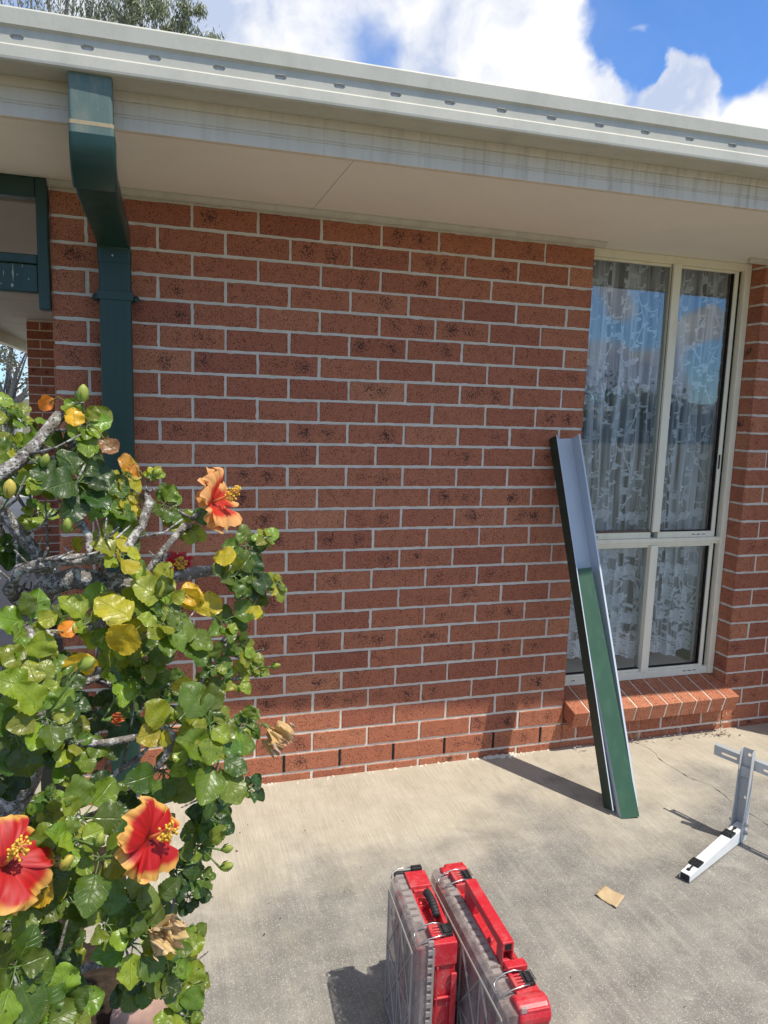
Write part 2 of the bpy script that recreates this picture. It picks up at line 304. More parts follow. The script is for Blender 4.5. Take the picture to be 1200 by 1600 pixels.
# ------------------------------------------------------------------ mesh builder
class MB:
    def pieces(s, name, mats, parent=None, smooth=False, bevel=0):
        """one object per connected piece"""
        p = list(range(len(s.v)))
        def fd(a):
            while p[a] != a: p[a] = p[p[a]]; a = p[a]
            return a
        for f in s.f:
            for k in f[1:]: p[fd(f[0])] = fd(k)
        grp = {}
        for i, f in enumerate(s.f): grp.setdefault(fd(f[0]), []).append(i)
        res = []
        for fs in grp.values():
            m = MB(); mp = {}
            for i in fs:
                for k in s.f[i]:
                    if k not in mp: mp[k] = len(m.v); m.v.append(s.v[k])
                m.f.append([mp[k] for k in s.f[i]]); m.m.append(s.m[i]); m.c.append(s.c[i]); m.uv.append(s.uv[i])
            res.append(m.build(name, mats, parent, smooth, bevel))
        return res
    def __init__(s): s.v = []; s.f = []; s.m = []; s.c = []; s.uv = []
    def add(s, vs, fs, mi=0, col=None, uv=None, M=None):
        o = len(s.v)
        s.v += [tuple((M @ Vector(p)) if M is not None else p) for p in vs]
        for i, f in enumerate(fs):
            s.f.append([o+k for k in f]); s.m.append(mi); s.c.append(col); s.uv.append([uv[k] for k in f] if uv else None)
    def box(s, x0, x1, y0, y1, z0, z1, mi=0, M=None):
        vs = [(x, y, z) for z in (z0, z1) for y in (y0, y1) for x in (x0, x1)]
        s.add(vs, [(0, 2, 3, 1), (4, 5, 7, 6), (0, 1, 5, 4), (2, 6, 7, 3), (0, 4, 6, 2), (1, 3, 7, 5)], mi, M=M)
    def tube(s, pts, rad, n=8, mi=0, col=None, caps=True, lump=0):
        pts = [Vector(p) for p in pts]; rad = rad if isinstance(rad, (list, tuple)) else [rad]*len(pts)
        o = len(s.v); up = None; k = len(pts)
        for i, p in enumerate(pts):
            t = (pts[min(i+1, k-1)]-pts[max(i-1, 0)])
            t = t.normalized() if t.length > 1e-9 else Vector((0, 0, 1))
            if up is None: up = t.orthogonal().normalized()
            up = (up - t*up.dot(t)); up = up.normalized() if up.length > 1e-6 else t.orthogonal().normalized()
            b = t.cross(up)
            for j in range(n):
                a = 2*pi*j/n; r = rad[i]*(1+(lump*noise.noise(p*40+Vector((a, j, 0))) if lump else 0))
                s.v.append(tuple(p+(up*cos(a)+b*sin(a))*r))
        for i in range(k-1):
            for j in range(n):
                s.f.append([o+i*n+j, o+i*n+(j+1) % n, o+(i+1)*n+(j+1) % n, o+(i+1)*n+j]); s.m.append(mi); s.c.append(col); s.uv.append(None)
        if caps:
            for b0 in (0, (k-1)*n):
                s.f.append([o+b0+j for j in (range(n) if b0 else reversed(range(n)))]); s.m.append(mi); s.c.append(col); s.uv.append(None)
    def prism(s, prof, a0, a1, fn, mi=0, closed=True):
        """profile of 2-D points swept between a0 and a1; fn(u, v, a) gives the point"""
        n = len(prof); vs = [fn(u, v, a0) for u, v in prof]+[fn(u, v, a1) for u, v in prof]
        fs = [(i, (i+1) % n, n+(i+1) % n, n+i) for i in range(n if closed else n-1)]
        if closed: fs += [tuple(reversed(range(n))), tuple(range(n, 2*n))]
        s.add(vs, fs, mi)
    def build(s, name, mats, parent=None, smooth=False, bevel=0, recalc=False):
        me = bpy.data.meshes.new(name); me.from_pydata(s.v, [], s.f)
        for m in (mats if isinstance(mats, (list, tuple)) else [mats]): me.materials.append(m)
        me.polygons.foreach_set('material_index', s.m)
        if any(c is not None for c in s.c):
            a = me.color_attributes.new('tone', 'FLOAT_COLOR', 'CORNER'); k = 0
            for p, c in zip(me.polygons, s.c):
                c = c or (.5, .5, .5)
                for j, li in enumerate(p.loop_indices):
                    cc = c[j] if isinstance(c, list) else c
                    a.data[li].color = (cc[0], cc[1], cc[2], 1)
        if any(u is not None for u in s.uv):
            l = me.uv_layers.new(name='UVMap')
            for p, u in zip(me.polygons, s.uv):
                if u:
                    for li, q in zip(p.loop_indices, u): l.data[li].uv = q
        if smooth: me.polygons.foreach_set('use_smooth', [True]*len(me.polygons))
        me.update()
        o = bpy.data.objects.new(name, me); C.objects.link(o)
        if recalc:
            import bmesh
            b = bmesh.new(); b.from_mesh(me); bmesh.ops.recalc_face_normals(b, faces=b.faces); b.to_mesh(me); b.free()
        if parent: o.parent = parent
        if bevel:
            b = o.modifiers.new('bevel', 'BEVEL'); b.width = bevel; b.segments = 2; b.limit_method = 'ANGLE'; b.angle_limit = radians(35)
        return o
def empty(name, loc=(0, 0, 0), rz=0):
    o = bpy.data.objects.new(name, None); C.objects.link(o); o.location = loc; o.rotation_euler = (0, 0, rz); o.empty_display_size = .05; return o
def tag(o, label=None, cat=None, group=None, kind=None):
    if label: o['label'] = label
    if cat: o['category'] = cat
    if group: o['group'] = group
    if kind: o['kind'] = kind
    return o
def struct(o): o['kind'] = 'structure'; return o

# ------------------------------------------------------------------ ground
# patio slab as a fine sheet with slightly ragged relief
mb = MB()
mb.box(-.35, 3.62, -6.0, .02, -.1, 0.0)
struct(mb.build('patio', concM))
mb = MB(); mb.box(-400, 400, -400, 400, -.3, -.055); struct(mb.build('lawn', grassM))
mb = MB(); vs = []; nx_, ny_ = 110, 110
for j in range(ny_+1):
    for i in range(nx_+1):
        x = -2.6+2.90*i/nx_; y = -3.2+3.0*j/ny_; e = min(1, (.28-x)/.10, (-.24-y)/.10)
        e += .25*noise.noise(Vector((x*6, y*6, 2)))
        z = .012+.035*noise.noise(Vector((x*3, y*3, 0)))+.018*noise.noise(Vector((x*14, y*14, 0)))+.008*noise.noise(Vector((x*45, y*45, 0)))
        vs.append((x, y, -.02+(z+.024)*max(0, min(1, e))))
mb.add(vs, [(j*(nx_+1)+i, j*(nx_+1)+i+1, (j+1)*(nx_+1)+i+1, (j+1)*(nx_+1)+i) for j in range(ny_) for i in range(nx_)])
struct(mb.build('garden_bed', soilM, None, True))
pathM = paint('driveway', (.42, .40, .36, 1), .9, (.25, .24, .21, 1), .5, 2, (1, 1, 1), .1, .3)
mb = MB(); mb.box(-40, -.37, -.1, 30, -.09, -.02); struct(mb.build('driveway', pathM))
# hairline crack in the slab: a dark fissure strip lying just on the surface
crack = [(985, 1158), (1000, 1163), (1014, 1170), (1024, 1177), (1030, 1186), (1040, 1193), (1050, 1199), (1062, 1206), (1078, 1216), (1096, 1222), (1112, 1228), (1124, 1237), (1138, 1248), (1150, 1258), (1164, 1268), (1180, 1276), (1190, 1283), (1215, 1299)]
mb = MB(); pts = []
for i in range(len(crack)-1):
    a = onZ(*crack[i]); b = onZ(*crack[i+1])
    for k in range(5): pts.append(a.lerp(b, k/5)+Vector((random.uniform(-.002, .002), random.uniform(-.003, .003), 0)))
L_, R_ = [], []
for i, p in enumerate(pts):
    wd = .0005+.0019*max(0, noise.noise(Vector((i*.25, 3, 1))))+(.0016 if i % 17 in (3, 4) else 0)
    tg = (pts[min(i+1, len(pts)-1)]-pts[max(0, i-1)]).normalized(); q = Vector((-tg.y, tg.x, 0))*wd
    L_.append((p.x-q.x, p.y-q.y, .0015)); R_.append((p.x+q.x, p.y+q.y, .0015))
n = len(pts); mb.add(L_+R_, [(i, i+1, n+i+1, n+i) for i in range(n-1)])
tag(mb.build('ground_crack', Mat('crack_dirt', .9, (.05, .04, .03, 1)).m), kind='structure')

# ------------------------------------------------------------------ the brick house
house = empty('brick_house', (1.0, 0, 0))
tag(house, 'red brick house with white gutter, cream eave and tall sliding window', 'house')
def H(o):    # parent without moving
    o.parent = house; o.matrix_parent_inverse = Matrix.Translation((-1.0, 0, 0)); return o

ZJ0 = 26*.086+.035
rb = random.Random(11)
def brick(mb, O, U, Nn, u0, u1, z0, z1, half=False):
    """one brick on a wall face: O origin, U along, Nn outward; slightly ragged arrises"""
    Z = Vector((0, 0, 1)); w_ = u1-u0; h_ = z1-z0
    nx = max(3, int(w_/.018)); nz = 5
    j = lambda a: rb.uniform(-a, a)
    ring = []
    for i in range(nx): ring.append((u0+w_*i/nx, z0, 0, -1))
    for i in range(nz): ring.append((u1, z0+h_*i/nz, 1, 0))
    for i in range(nx): ring.append((u1-w_*i/nx, z1, 0, 1))
    for i in range(nz): ring.append((u0, z1-h_*i/nz, -1, 0))
    n = len(ring); base = []; front = []; uvb = []
    tip = rb.uniform(-.0008, .0008)
    for (u, z, du, dz) in ring:
        e = j(.0011)+(-.0022 if rb.random() < .05 else 0)
        uu, zz = u+du*e, z+dz*e
        base.append(O+U*uu+Z*zz-Nn*.011)
        cu = min(max(uu, u0+.0022), u1-.0022); cz = min(max(zz, z0+.0022), z1-.0022)
        front.append((uu, zz, cu, cz)); uvb.append((uu-u0, zz-z0))
    mid = [O+U*a+Z*b-Nn*.0022 for a, b, c, d in front]; top = [O+U*c+Z*d+Nn*(.0002+tip) for a, b, c, d in front]
    vs = [tuple(p) for p in base+mid+top]; uv = uvb*3
    fs = [(i, (i+1) % n, n+(i+1) % n, n+i) for i in range(n)]+[(n+i, n+(i+1) % n, 2*n+(i+1) % n, 2*n+i) for i in range(n)]+[tuple(range(2*n, 3*n))]
    t = min(1, max(0, rb.gauss(.5, .21)))
    if half: t = min(1, t+.22)
    r = rb.random(); bl, br_ = (0, 0)
    if not half and r < .34: bl = rb.uniform(.25, 1); br_ = rb.uniform(.25, 1) if rb.random() < .6 else 0
    elif not half and r < .46: br_ = rb.uniform(.3, 1)
    mb.add(vs, fs, 0, (t, bl, br_), uv)
def face(mb, O, U, Nn, length, first, ktop=-1, kbot=27, weep=False, endhalf=True, z_clip=(-.02, 2.34)):
    """running-bond wall face; first(k) gives the width of the first brick of course k"""
    for k in range(ktop, kbot+1):
        z1 = ZJ0-.086*k-.0055; z0 = ZJ0-.086*(k+1)+.0055
        z1 = min(z1, z_clip[1]); z0 = max(z0, z_clip[0])
        if z1-z0 < .012: continue
        u = 0.0; wd = first(k)
        while u < length-.012:
            ue = min(u+wd, length)
            if length-ue < .03: ue = length
            brick(mb, O, U, Nn, u+(rb.uniform(-.0015, .0015) if u > 0 else 0), ue+(rb.uniform(-.0015, .0015) if ue < length else 0), z0+rb.uniform(-.001, .001), z1+rb.uniform(-.001, .001), (ue-u) < .16)
            u = ue+.010; wd = .23
def even(k): return k % 2 == 0
X, Y, Z3 = Vector((1, 0, 0)), Vector((0, 1, 0)), Vector((0, 0, 1))
# main wall (course index 0 = first full course, ends in a full brick)
mb = MB()
face(mb, Vector((0, 0, 0)), X, -Y, 2.15, lambda k: .23 if even(k) else .11)
face(mb, Vector((0, .23, 0)), -Y, -X, .23, lambda k: .11 if even(k) else .23)
face(mb, Vector((2.15, 0, 0)), Y, X, .23, lambda k: .11 if even(k) else .23)
MZ = .0035
mb.box(.004, 2.146, MZ, .226, .03, 2.335, 1)
# the lowest perpends are open weep holes: near-black boxes stand in for the shade inside
mb.box(.004, 2.146, MZ, .226, -.05, .0302-.001, 1)
# main wall body behind, along the porch side
mb.box(.012, .22, .24, 7.0, -.05, 2.33, 0)
H(mb.build('wall', [brickM, mortarM])); 
mb = MB()
for i in range(9):
    u = .110+.24*i+.005
    mb.box(u-.0040, u+.0040, -.0004, .02, ZJ0-.086*26+.006, ZJ0-.086*25-.006)
[H(o) for o in mb.pieces('weep_hole', darkM)]
# wall right of the window, with its reveal
mb = MB()
face(mb, Vector((3.07, 0, 0)), X, -Y, .66, lambda k: .11 if even(k) else .23)
face(mb, Vector((3.07, .23, 0)), -Y, -X, .23, lambda k: .23 if even(k) else .11)
mb.box(3.074, 3.73, MZ, .226, -.05, 2.335, 1)
H(mb.build('wall', [brickM, mortarM]))
# low wall under the window
mb = MB()
face(mb, Vector((2.152, .002, 0)), X, -Y, .916, lambda k: .19 if even(k) else .07, 24, 27, z_clip=(-.02, .118))
mb.box(2.15, 3.07, .006, .22, -.05, .118, 1)
H(mb.build('wall', [brickM, mortarM]))
# brick wall added unseen right of the view, to cast the corner's shadow
mb = MB()
face(mb, Vector((3.60, 0, 0)), -Y, -X, .50, lambda k: .23 if even(k) else .11)
face(mb, Vector((3.60, -.5, 0)), X, -Y, 1.2, lambda k: .11 if even(k) else .23)
mb.box(3.6035, 4.8, -.4965, -.002, -.05, 2.335, 1)
H(mb.build('shade_wall', [brickM, mortarM]))
# lumps of spilt mortar and dirt at the foot of the wall
mb = MB(); rc = random.Random(5)
for i in range(170):
    x = rc.choice([rc.uniform(.5, 2.15), rc.gauss(1.78, .12), rc.gauss(1.85, .06), rc.uniform(2.15, 3.1)])
    if x > 3.2 or x < .3: continue
    r = rc.uniform(.002, .007)*(1.5 if abs(x-1.8) < .1 else 1); c = Vector((x, -abs(rc.gauss(0, .010))-.002, r*.3))
    vs = []; 
    for a in range(6): vs.append(tuple(c+Vector((cos(a*pi/3)*r*rc.uniform(.7, 1.8), sin(a*pi/3)*r*rc.uniform(.6, 1.1), -r*.3))))
    for a in range(6): vs.append(tuple(c+Vector((cos(a*pi/3)*r*rc.uniform(.3, .8), sin(a*pi/3)*r*rc.uniform(.2, .6), r*rc.uniform(.3, .8)))))
    mb.add(vs, [(a, (a+1) % 6, 6+(a+1) % 6, 6+a) for a in range(6)]+[tuple(range(6, 12))])
tag(mb.build('mortar_crumbs', mortarM), 'mortar crumbs and grit scattered along the foot of the brick wall', 'rubble', kind='stuff')

# ---- sloping brick-on-edge sill
mb = MB(); ms = MB()
A = Vector((0, -.092, .207)); B = Vector((0, .105, .262)); sl_ = (B-A); dn = Vector((0, sl_.z, -sl_.y)).normalized()
nb = 11; bw = (3.085-2.150)/nb
for i in range(nb):
    x0 = 2.150+bw*i+.003; x1 = 2.150+bw*(i+1)-.003
    dz = rb.uniform(-.0015, .0015); dy = rb.uniform(-.0015, .0015)
    def P(x, s, d): 
        p = A+sl_*s+dn*d; return (x, p.y+dy, p.z+dz)
    prof = [(-.0, .0), (1, 0), (1, .08), (0, .08)]
    vs = [P(x, s, d) for x in (x0, x1) for s, d in prof]
    t = rb.uniform(.55, 1); c = (t, 0, 0 if rb.random() < .6 else rb.uniform(.3, .9))
    uvs = [(0, 0), (.19, 0), (.19, .07), (0, .07)]*2
    mb.add(vs, [(0, 3, 2, 1), (4, 5, 6, 7), (0, 1, 5, 4), (1, 2, 6, 5), (2, 3, 7, 6), (3, 0, 4, 7)], 0, c, uvs)
P2 = lambda x, s, d: (x, (A+sl_*s+dn*d).y, (A+sl_*s+dn*d).z)
vs = [P2(x, s, d) for x in (2.154, 3.081) for s, d in [(.012, .0025), (1, .0025), (1, .078), (.012, .078)]]
ms.add(vs, [(0, 3, 2, 1), (4, 5, 6, 7), (0, 1, 5, 4), (1, 2, 6, 5), (2, 3, 7, 6), (3, 0, 4, 7)])

# ---- window
win = H(MB().build('window', frameM)); 
def Wp(o): o.parent = win; return o
sill = Wp(mb.build('sill', brickM, bevel=.003)); Wp(ms.build('sill_joint', mortarM))
fy = .10
mb = MB()
mb.box(2.16, 3.069, fy, fy+.06, .262, .300)            # bottom track
mb.box(2.16, 3.069, fy, fy+.06, 2.262, 2.2965)           # head
mb.box(2.158, 2.196, fy-.001, fy+.06, .300, 2.262)
mb.box(3.036, 3.069, fy-.012, fy+.06, .264, 2.294)     # outer jamb
mb.box(3.008, 3.018, fy+.012, fy+.06, .300, 2.262)     # inner fin of jamb
mb.box(3.018, 3.036, fy+.02, fy+.06, .300, 2.262, 1)
mb.box(2.196, 3.036, fy-.004, fy+.05, .955, .975)      # transom
mb.box(2.196, 3.036, fy+.004, fy+.05, .941, .955)
mb.box(2.196, 3.036, fy+.006, fy+.012, .268, .272, 1)
Wp(mb.build('frame', [frameM, darkM], bevel=.002))
mb = MB()
mb.box(2.634, 2.676, fy-.006, fy+.045, 1.008, 2.262); mb.box(2.6325, 2.6340, fy+.0065, fy+.010, 1.008, 2.262, 1)
mb.box(2.634, 2.676, fy-.006, fy+.045, .3003, .9405); mb.box(2.676, 2.679, fy+.004, fy+.045, .3, .94, 1)
Wp(mb.build('mullion', [frameM, darkM], bevel=.002))
for (xa, xb, za, zb, nm) in [(2.196, 2.634, .975, 2.262, 0), (2.676, 3.0075, .975, 2.262, 1), (2.196, 2.634, .30, .941, 0), (2.676, 3.0075, .30, .941, 1)]:
    mb = MB(); r = .030 if za > .5 else .012
    mb.box(xa, xb, fy+.006, fy+.036, za+.0006, za+r)                                 # lower rail
    mb.box(xa, xb, fy+.012, fy+.036, zb-.012, zb-.0006)
    if nm: mb.box(xb-.014, xb-.0006, fy+.008, fy+.036, za+r, zb-.012)                       # sash stile
    if nm: mb.box(xb-.019, xb-.014, fy+.014, fy+.034, za+r, zb-.012, 1)
    mb.box(xa+.0004, xa+.004, fy+.014, fy+.034, za+r, zb-.012, 1)
    mb.box(xa, xb, fy+.013, fy+.034, za+r, za+r+.004, 1)
    Wp(mb.build('sash', [frameM, darkM], bevel=.0012))
    mb = MB(); mb.add([(xa+.002, fy+.022, za+r), (xb-.014*nm-.001, fy+.022, za+r), (xb-.014*nm-.001, fy+.022, zb-.01), (xa+.002, fy+.022, zb-.01)], [(0, 1, 2, 3)])
    Wp(mb.build('pane', glassM))
mb = MB()
for (x, z) in [(2.27, .988), (2.33, .988), (2.885, .990), (2.915, .990), (2.945, .990), (2.90, .285), (2.93, .285), (2.96, .285), (2.255, .285)]:
    yy = fy+.0055 if z > .5 else fy-.0008
    mb.box(x-.010, x+.010, yy-.0005, yy+.002, z-.0016, z+.0016)
[Wp(o) for o in mb.pieces('drain_slot', darkM)]
mb = MB(); mb.box(2.9955, 3.0005, fy+.001, fy+.0078, 1.315, 1.385); Wp(mb.build('latch', blackM, bevel=.001))
mb = MB(); mb.box(2.2, 2.63, fy+.0125, fy+.0215, 1.0051, 1.016); Wp(mb.build('weathered_bead', paint('stained_wood', (.16, .11, .07, 1), .8)))
# interior: reveal lining, dim room
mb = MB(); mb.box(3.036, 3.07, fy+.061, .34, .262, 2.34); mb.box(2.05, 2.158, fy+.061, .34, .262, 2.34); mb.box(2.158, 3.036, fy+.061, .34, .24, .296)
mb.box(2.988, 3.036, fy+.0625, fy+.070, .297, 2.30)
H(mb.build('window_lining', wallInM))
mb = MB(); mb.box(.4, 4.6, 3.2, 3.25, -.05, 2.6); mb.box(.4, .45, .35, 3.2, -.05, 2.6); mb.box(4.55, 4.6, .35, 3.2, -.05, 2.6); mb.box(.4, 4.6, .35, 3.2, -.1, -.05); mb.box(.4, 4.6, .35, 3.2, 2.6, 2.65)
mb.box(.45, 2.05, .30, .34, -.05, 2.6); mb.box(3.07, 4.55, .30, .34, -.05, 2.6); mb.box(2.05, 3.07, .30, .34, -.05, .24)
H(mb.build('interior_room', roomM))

# ---- lace curtain
rl = random.Random(3)
def foldy(u, z): 
    a = min(1, (2.3-z)/.5+.35)
    return .200+.016*a*sin(u*118+.8*sin(z*1.7)+2*sin(u*9))+.014*sin(u*47+1+.3*z)+.004*sin(u*231+z)
def hem(u, base): return base+.030*abs(sin(u*14.0+.6))+.004*sin(u*90)
cur = MB(); thr = MB()
def cloth(x0, x1, zb, zt, dy, nu=150, nz=36):
    vs = []; 
    for j in range(nz+1):
        for i in range(nu+1):
            u = x0+(x1-x0)*i/nu; hb = hem(u, zb); z = hb+(zt-hb)*j/nz
            vs.append((u+.006*sin(z*9+u*20), foldy(u, z)+dy, z))
    cur.add(vs, [(j*(nu+1)+i, j*(nu+1)+i+1, (j+1)*(nu+1)+i+1, (j+1)*(nu+1)+i) for j in range(nz) for i in range(nu)])
cloth(2.17, 3.025, .335, 2.29, 0, 190)
def ribbon(pts, wfn):
    """thread outline in cloth space (u, z), laid on the folds"""
    n = len(pts); vs = []
    for i, (u, z) in enumerate(pts):
        a = pts[max(0, i-1)]; b = pts[min(n-1, i+1)]; d = Vector((b[0]-a[0], b[1]-a[1])); 
        d = d.normalized() if d.length > 1e-9 else Vector((0, 1)); q = Vector((-d.y, d.x))*wfn(i/(n-1))*1.35
        for s in (1, -1):
            uu, zz = u+q.x*s, z+q.y*s; vs.append((uu+.006*sin(zz*9+uu*20), foldy(uu, zz)-.0022-.0004*rl.random(), zz))
    thr.add(vs, [(2*i, 2*i+1, 2*i+3, 2*i+2) for i in range(n-1)])
def curl(u, z, r, a0, turn, wd):
    pts = []
    for i in range(18):
        t = i/17; rr = r*(1-.78*t); a = a0+turn*t*4.6
        pts.append((u+rr*cos(a), z+rr*sin(a)))
    ribbon(pts, lambda t: wd*(.35+1.2*sin(pi*min(1, t*1.1+.02))))
def petal(u, z, ln, a, wd):
    ribbon([(u+ln*t*cos(a+.5*t), z+ln*t*sin(a+.5*t)) for t in [i/6 for i in range(7)]], lambda t: wd*sin(pi*min(.98, t*.9+.06)))
def vine(u0, z0, z1, amp, sc_):
    z = z0; pts = []; k = 0
    while z < z1: pts.append((u0+amp*sin(z*16+u0*30), z)); z += .01
    ribbon(pts, lambda t: .0013*sc_)
    z = z0+.03
    while z < z1:
        u = u0+amp*sin(z*16+u0*30); s = 1 if k % 2 else -1
        curl(u+s*.022*sc_, z, .020*sc_, pi/2-s*pi/2+pi, s, .0023*sc_)
        for q in range(3): petal(u-s*.006, z+.01, rl.uniform(.016, .026)*sc_, pi/2+s*(.5+.5*q), .0036*sc_)
        if k % 3 == 1:
            for q in range(6): petal(u-s*.016, z+.03, .013*sc_, q*pi/3+.3, .0042*sc_)
        z += rl.uniform(.040, .055)*sc_; k += 1
for i in range(10):
    vine(2.19+i*.088, 1.10+rl.uniform(0, .02), 2.27, .017, .85+.15*rl.random())
# heavier flower border: at the sash line and over the lower panes
def lily(u, z, s):
    for q in range(7): petal(u, z, .050*s, .15+q*.47, .0095*s)
    for q in range(3): petal(u, z-.005, .035*s, -.4-q*.9, .006*s)
for i in range(11): lily(2.2+i*.079+rl.uniform(-.008, .008), 1.055+rl.uniform(-.01, .02), .8)
for i in range(10):
    vine(2.185+i*.09, .46, 1.02, .02, 1.15)
for j, z in enumerate((.90, .78, .66, .55)):
    for i in range(9): lily(2.2+i*.092+(j % 2)*.045+rl.uniform(-.01, .01), z+rl.uniform(-.015, .015), rl.uniform(.75, 1.15))
for i in range(150):
    u = rl.uniform(2.18, 3.01); z = rl.uniform(.42, .62); petal(u, z, rl.uniform(.02, .04), rl.uniform(0, 6.28), rl.uniform(.004, .008))
for q in range(7):
    us = [2.175+.848*i/240 for i in range(241)]
    ribbon([(u, hem(u, .335)+.004+q*.013+.004*sin(u*60+q)) for u in us], lambda t: .0045 if q in (0, 6) else .0026)
for i in range(69):
    u = 2.18+i*.0122; petal(u, hem(u, .335)+.012, .07, pi/2+rl.uniform(-.3, .3), .0045)
ct = empty('lace_curtain', (2.55, .245, .33)); tag(ct, 'white floral lace net curtain hanging inside the tall window', 'curtain')
for o in (cur.build('sheer_cloth', sheerM, None, True), thr.build('lace_pattern', laceM)):
    o.parent = ct; o.matrix_parent_inverse = Matrix.Translation((-2.55, -.245, -.33))

# ---- eave: soffit, fascia, gutter, roof (the eave line runs a touch off the wall line)
ey = lambda x: -.028*x
def EP(x, y, z): return (x, y+ey(x), z)
X0, X1 = -2.2, 5.2
mb = MB()
def slabseg(xa, xb, ya, yb, z0, z1, mi=0):
    vs = [EP(xa, ya, z0), EP(xb, ya, z0), (xb, yb, z0), (xa, yb, z0), EP(xa, ya, z1), EP(xb, ya, z1), (xb, yb, z1), (xa, yb, z1)]
    mb.add(vs, [(0, 3, 2, 1), (4, 5, 6, 7), (0, 1, 5, 4), (1, 2, 6, 5), (2, 3, 7, 6), (3, 0, 4, 7)], mi)
ZS = 2.2975
slabseg(X0, .9152, -.612, .30, ZS, ZS+.012); slabseg(.9178, X1, -.612, .30, ZS, ZS+.012); slabseg(.9152, .9178, -.612, .30, ZS+.0025, ZS+.012, 1)
H(mb.build('soffit', [soffitM, trimM]))
mb = MB()
def q3(xa, xb): 
    mb.prism([(-.002, ZS-.001), (-.022, ZS-.001), (-.021, ZS-.008), (-.016, ZS-.016), (-.008, ZS-.021), (-.002, ZS-.0225)], xa, xb, lambda u, v, a: (a, u, v))
q3(-.03, 2.196); q3(2.955, 3.598)
H(mb.build('soffit_trim', trimM, bevel=0))
# fascia with two grooves
fp = [(0, 2.290), (-.018, 2.290), (-.020, 2.292), (-.020, 2.3215), (-.0175, 2.3235), (-.020, 2.3255), (-.020, 2.3285), (-.0175, 2.3305), (-.020, 2.3325), (-.020, 2.362), (-.0165, 2.365), (-.022, 2.368), (-.024, 2.40), (-.022, 2.46), (0, 2.46)]
mb = MB(); mb.prism(fp, X0, X1, lambda u, v, a: EP(a, -.600+u, v)); H(mb.build('fascia', fasciaM, recalc=True))
# slotted quad gutter, hollow, open on top
gp = [(-.626, 2.388), (-.700, 2.383), (-.737, 2.3815), (-.7425, 2.385), (-.7435, 2.391), (-.7425, 2.4165), (-.7385, 2.4195), (-.7350, 2.4225), (-.7350, 2.4575), (-.7385, 2.4605), (-.7435, 2.464), (-.7445, 2.500), (-.7420, 2.5045), (-.7370, 2.5050), (-.7330, 2.502),
      (-.7325, 2.39), (-.630, 2.396), (-.630, 2.47), (-.626, 2.47)]
# the middle band is left out of the sweep and built with its row of slots
n = len(gp)
mb = MB()
for xa, xb in [(X0, X1)]:
    vs = [EP(xa, u, v) for u, v in gp]+[EP(xb, u, v) for u, v in gp]
    fs = [(i, (i+1) % n, n+(i+1) % n, n+i) for i in range(n) if i not in (7, 14)]
    mb.add(vs, fs)
ys = -.7350; za, zb = 2.4225, 2.4575; zs0, zs1 = 2.4325, 2.4450
slots = [.02085+.1622*i for i in range(-13, 32)]
xprev = X0
def quad(xa, xb, z0, z1, y=ys): mb.add([EP(xa, y, z0), EP(xb, y, z0), EP(xb, y, z1), EP(xa, y, z1)], [(0, 1, 2, 3)])
quad(X0, X1, za, zs0); quad(X0, X1, zs1, zb)
for s in slots:
    hw = .0165
    quad(xprev, s-hw-.005, zs0, zs1)
    zc = (zs0+zs1)/2; zr = (zs1-zs0)/2
    arc = [(-hw-.005, zr)]
    # slot outline: rounded ends filled by corner fans, with a pressed lip
    for sgn in (-1, 1):
        pc = [(sgn*(hw-zr+zr*sin(t)), zr*cos(t)) for t in [i*pi/8 for i in range(9)]]
        outer = [(sgn*(hw+.005), zr)]*4+[(sgn*(hw+.005), 0)]+[(sgn*(hw+.005), -zr)]*4
        for i in range(8):
            P4 = [pc[i], pc[i+1], outer[i+1], outer[i]]
            mb.add([EP(s+a, ys, zc+b) for a, b in P4], [(0, 1, 2) if outer[i] == outer[i+1] else (0, 1, 2, 3)])
        for i in range(8):
            a, b = pc[i], pc[i+1]
            mb.add([EP(s+a[0], ys, zc+a[1]), EP(s+b[0], ys, zc+b[1]), EP(s+b[0]*.86, ys+.004, zc+b[1]*.78), EP(s+a[0]*.86, ys+.004, zc+a[1]*.78)], [(0, 1, 2, 3)])
    # top and bottom lips pressed inwards
    mb.add([EP(s-hw+zr, ys, zc-zr), EP(s+hw-zr, ys, zc-zr), EP(s+hw-zr, ys+.005, zc-zr+.0015), EP(s-hw+zr, ys+.005, zc-zr+.0015)], [(0, 1, 2, 3)])
    xprev = s+hw+.005
quad(xprev, X1, zs0, zs1)
# pale strip added behind the slots to lighten their dark insides
gut = H(mb.build('gutter', gutterM))
mb = MB(); mb.add([EP(X0, -.7285, 2.424), EP(X1, -.7285, 2.424), EP(X1, -.7240, 2.449), EP(X0, -.7240, 2.449)], [(0, 1, 2, 3)])
o = mb.build('slot_backing', Mat('pale_slot_grey', .6, g(.55)).m); o.parent = gut
# low roof behind, corrugated
mb = MB(); nc = 220; vs = []
for i in range(nc+1):
    x = X0+(X1-X0)*i/nc; zz = .008*sin(i*pi/2)
    vs += [EP(x, -.66, 2.455+zz), (x, 5.0, 3.55+zz)]
mb.add(vs, [(2*i, 2*i+2, 2*i+3, 2*i+1) for i in range(nc)])
H(mb.build('roof', roofM))

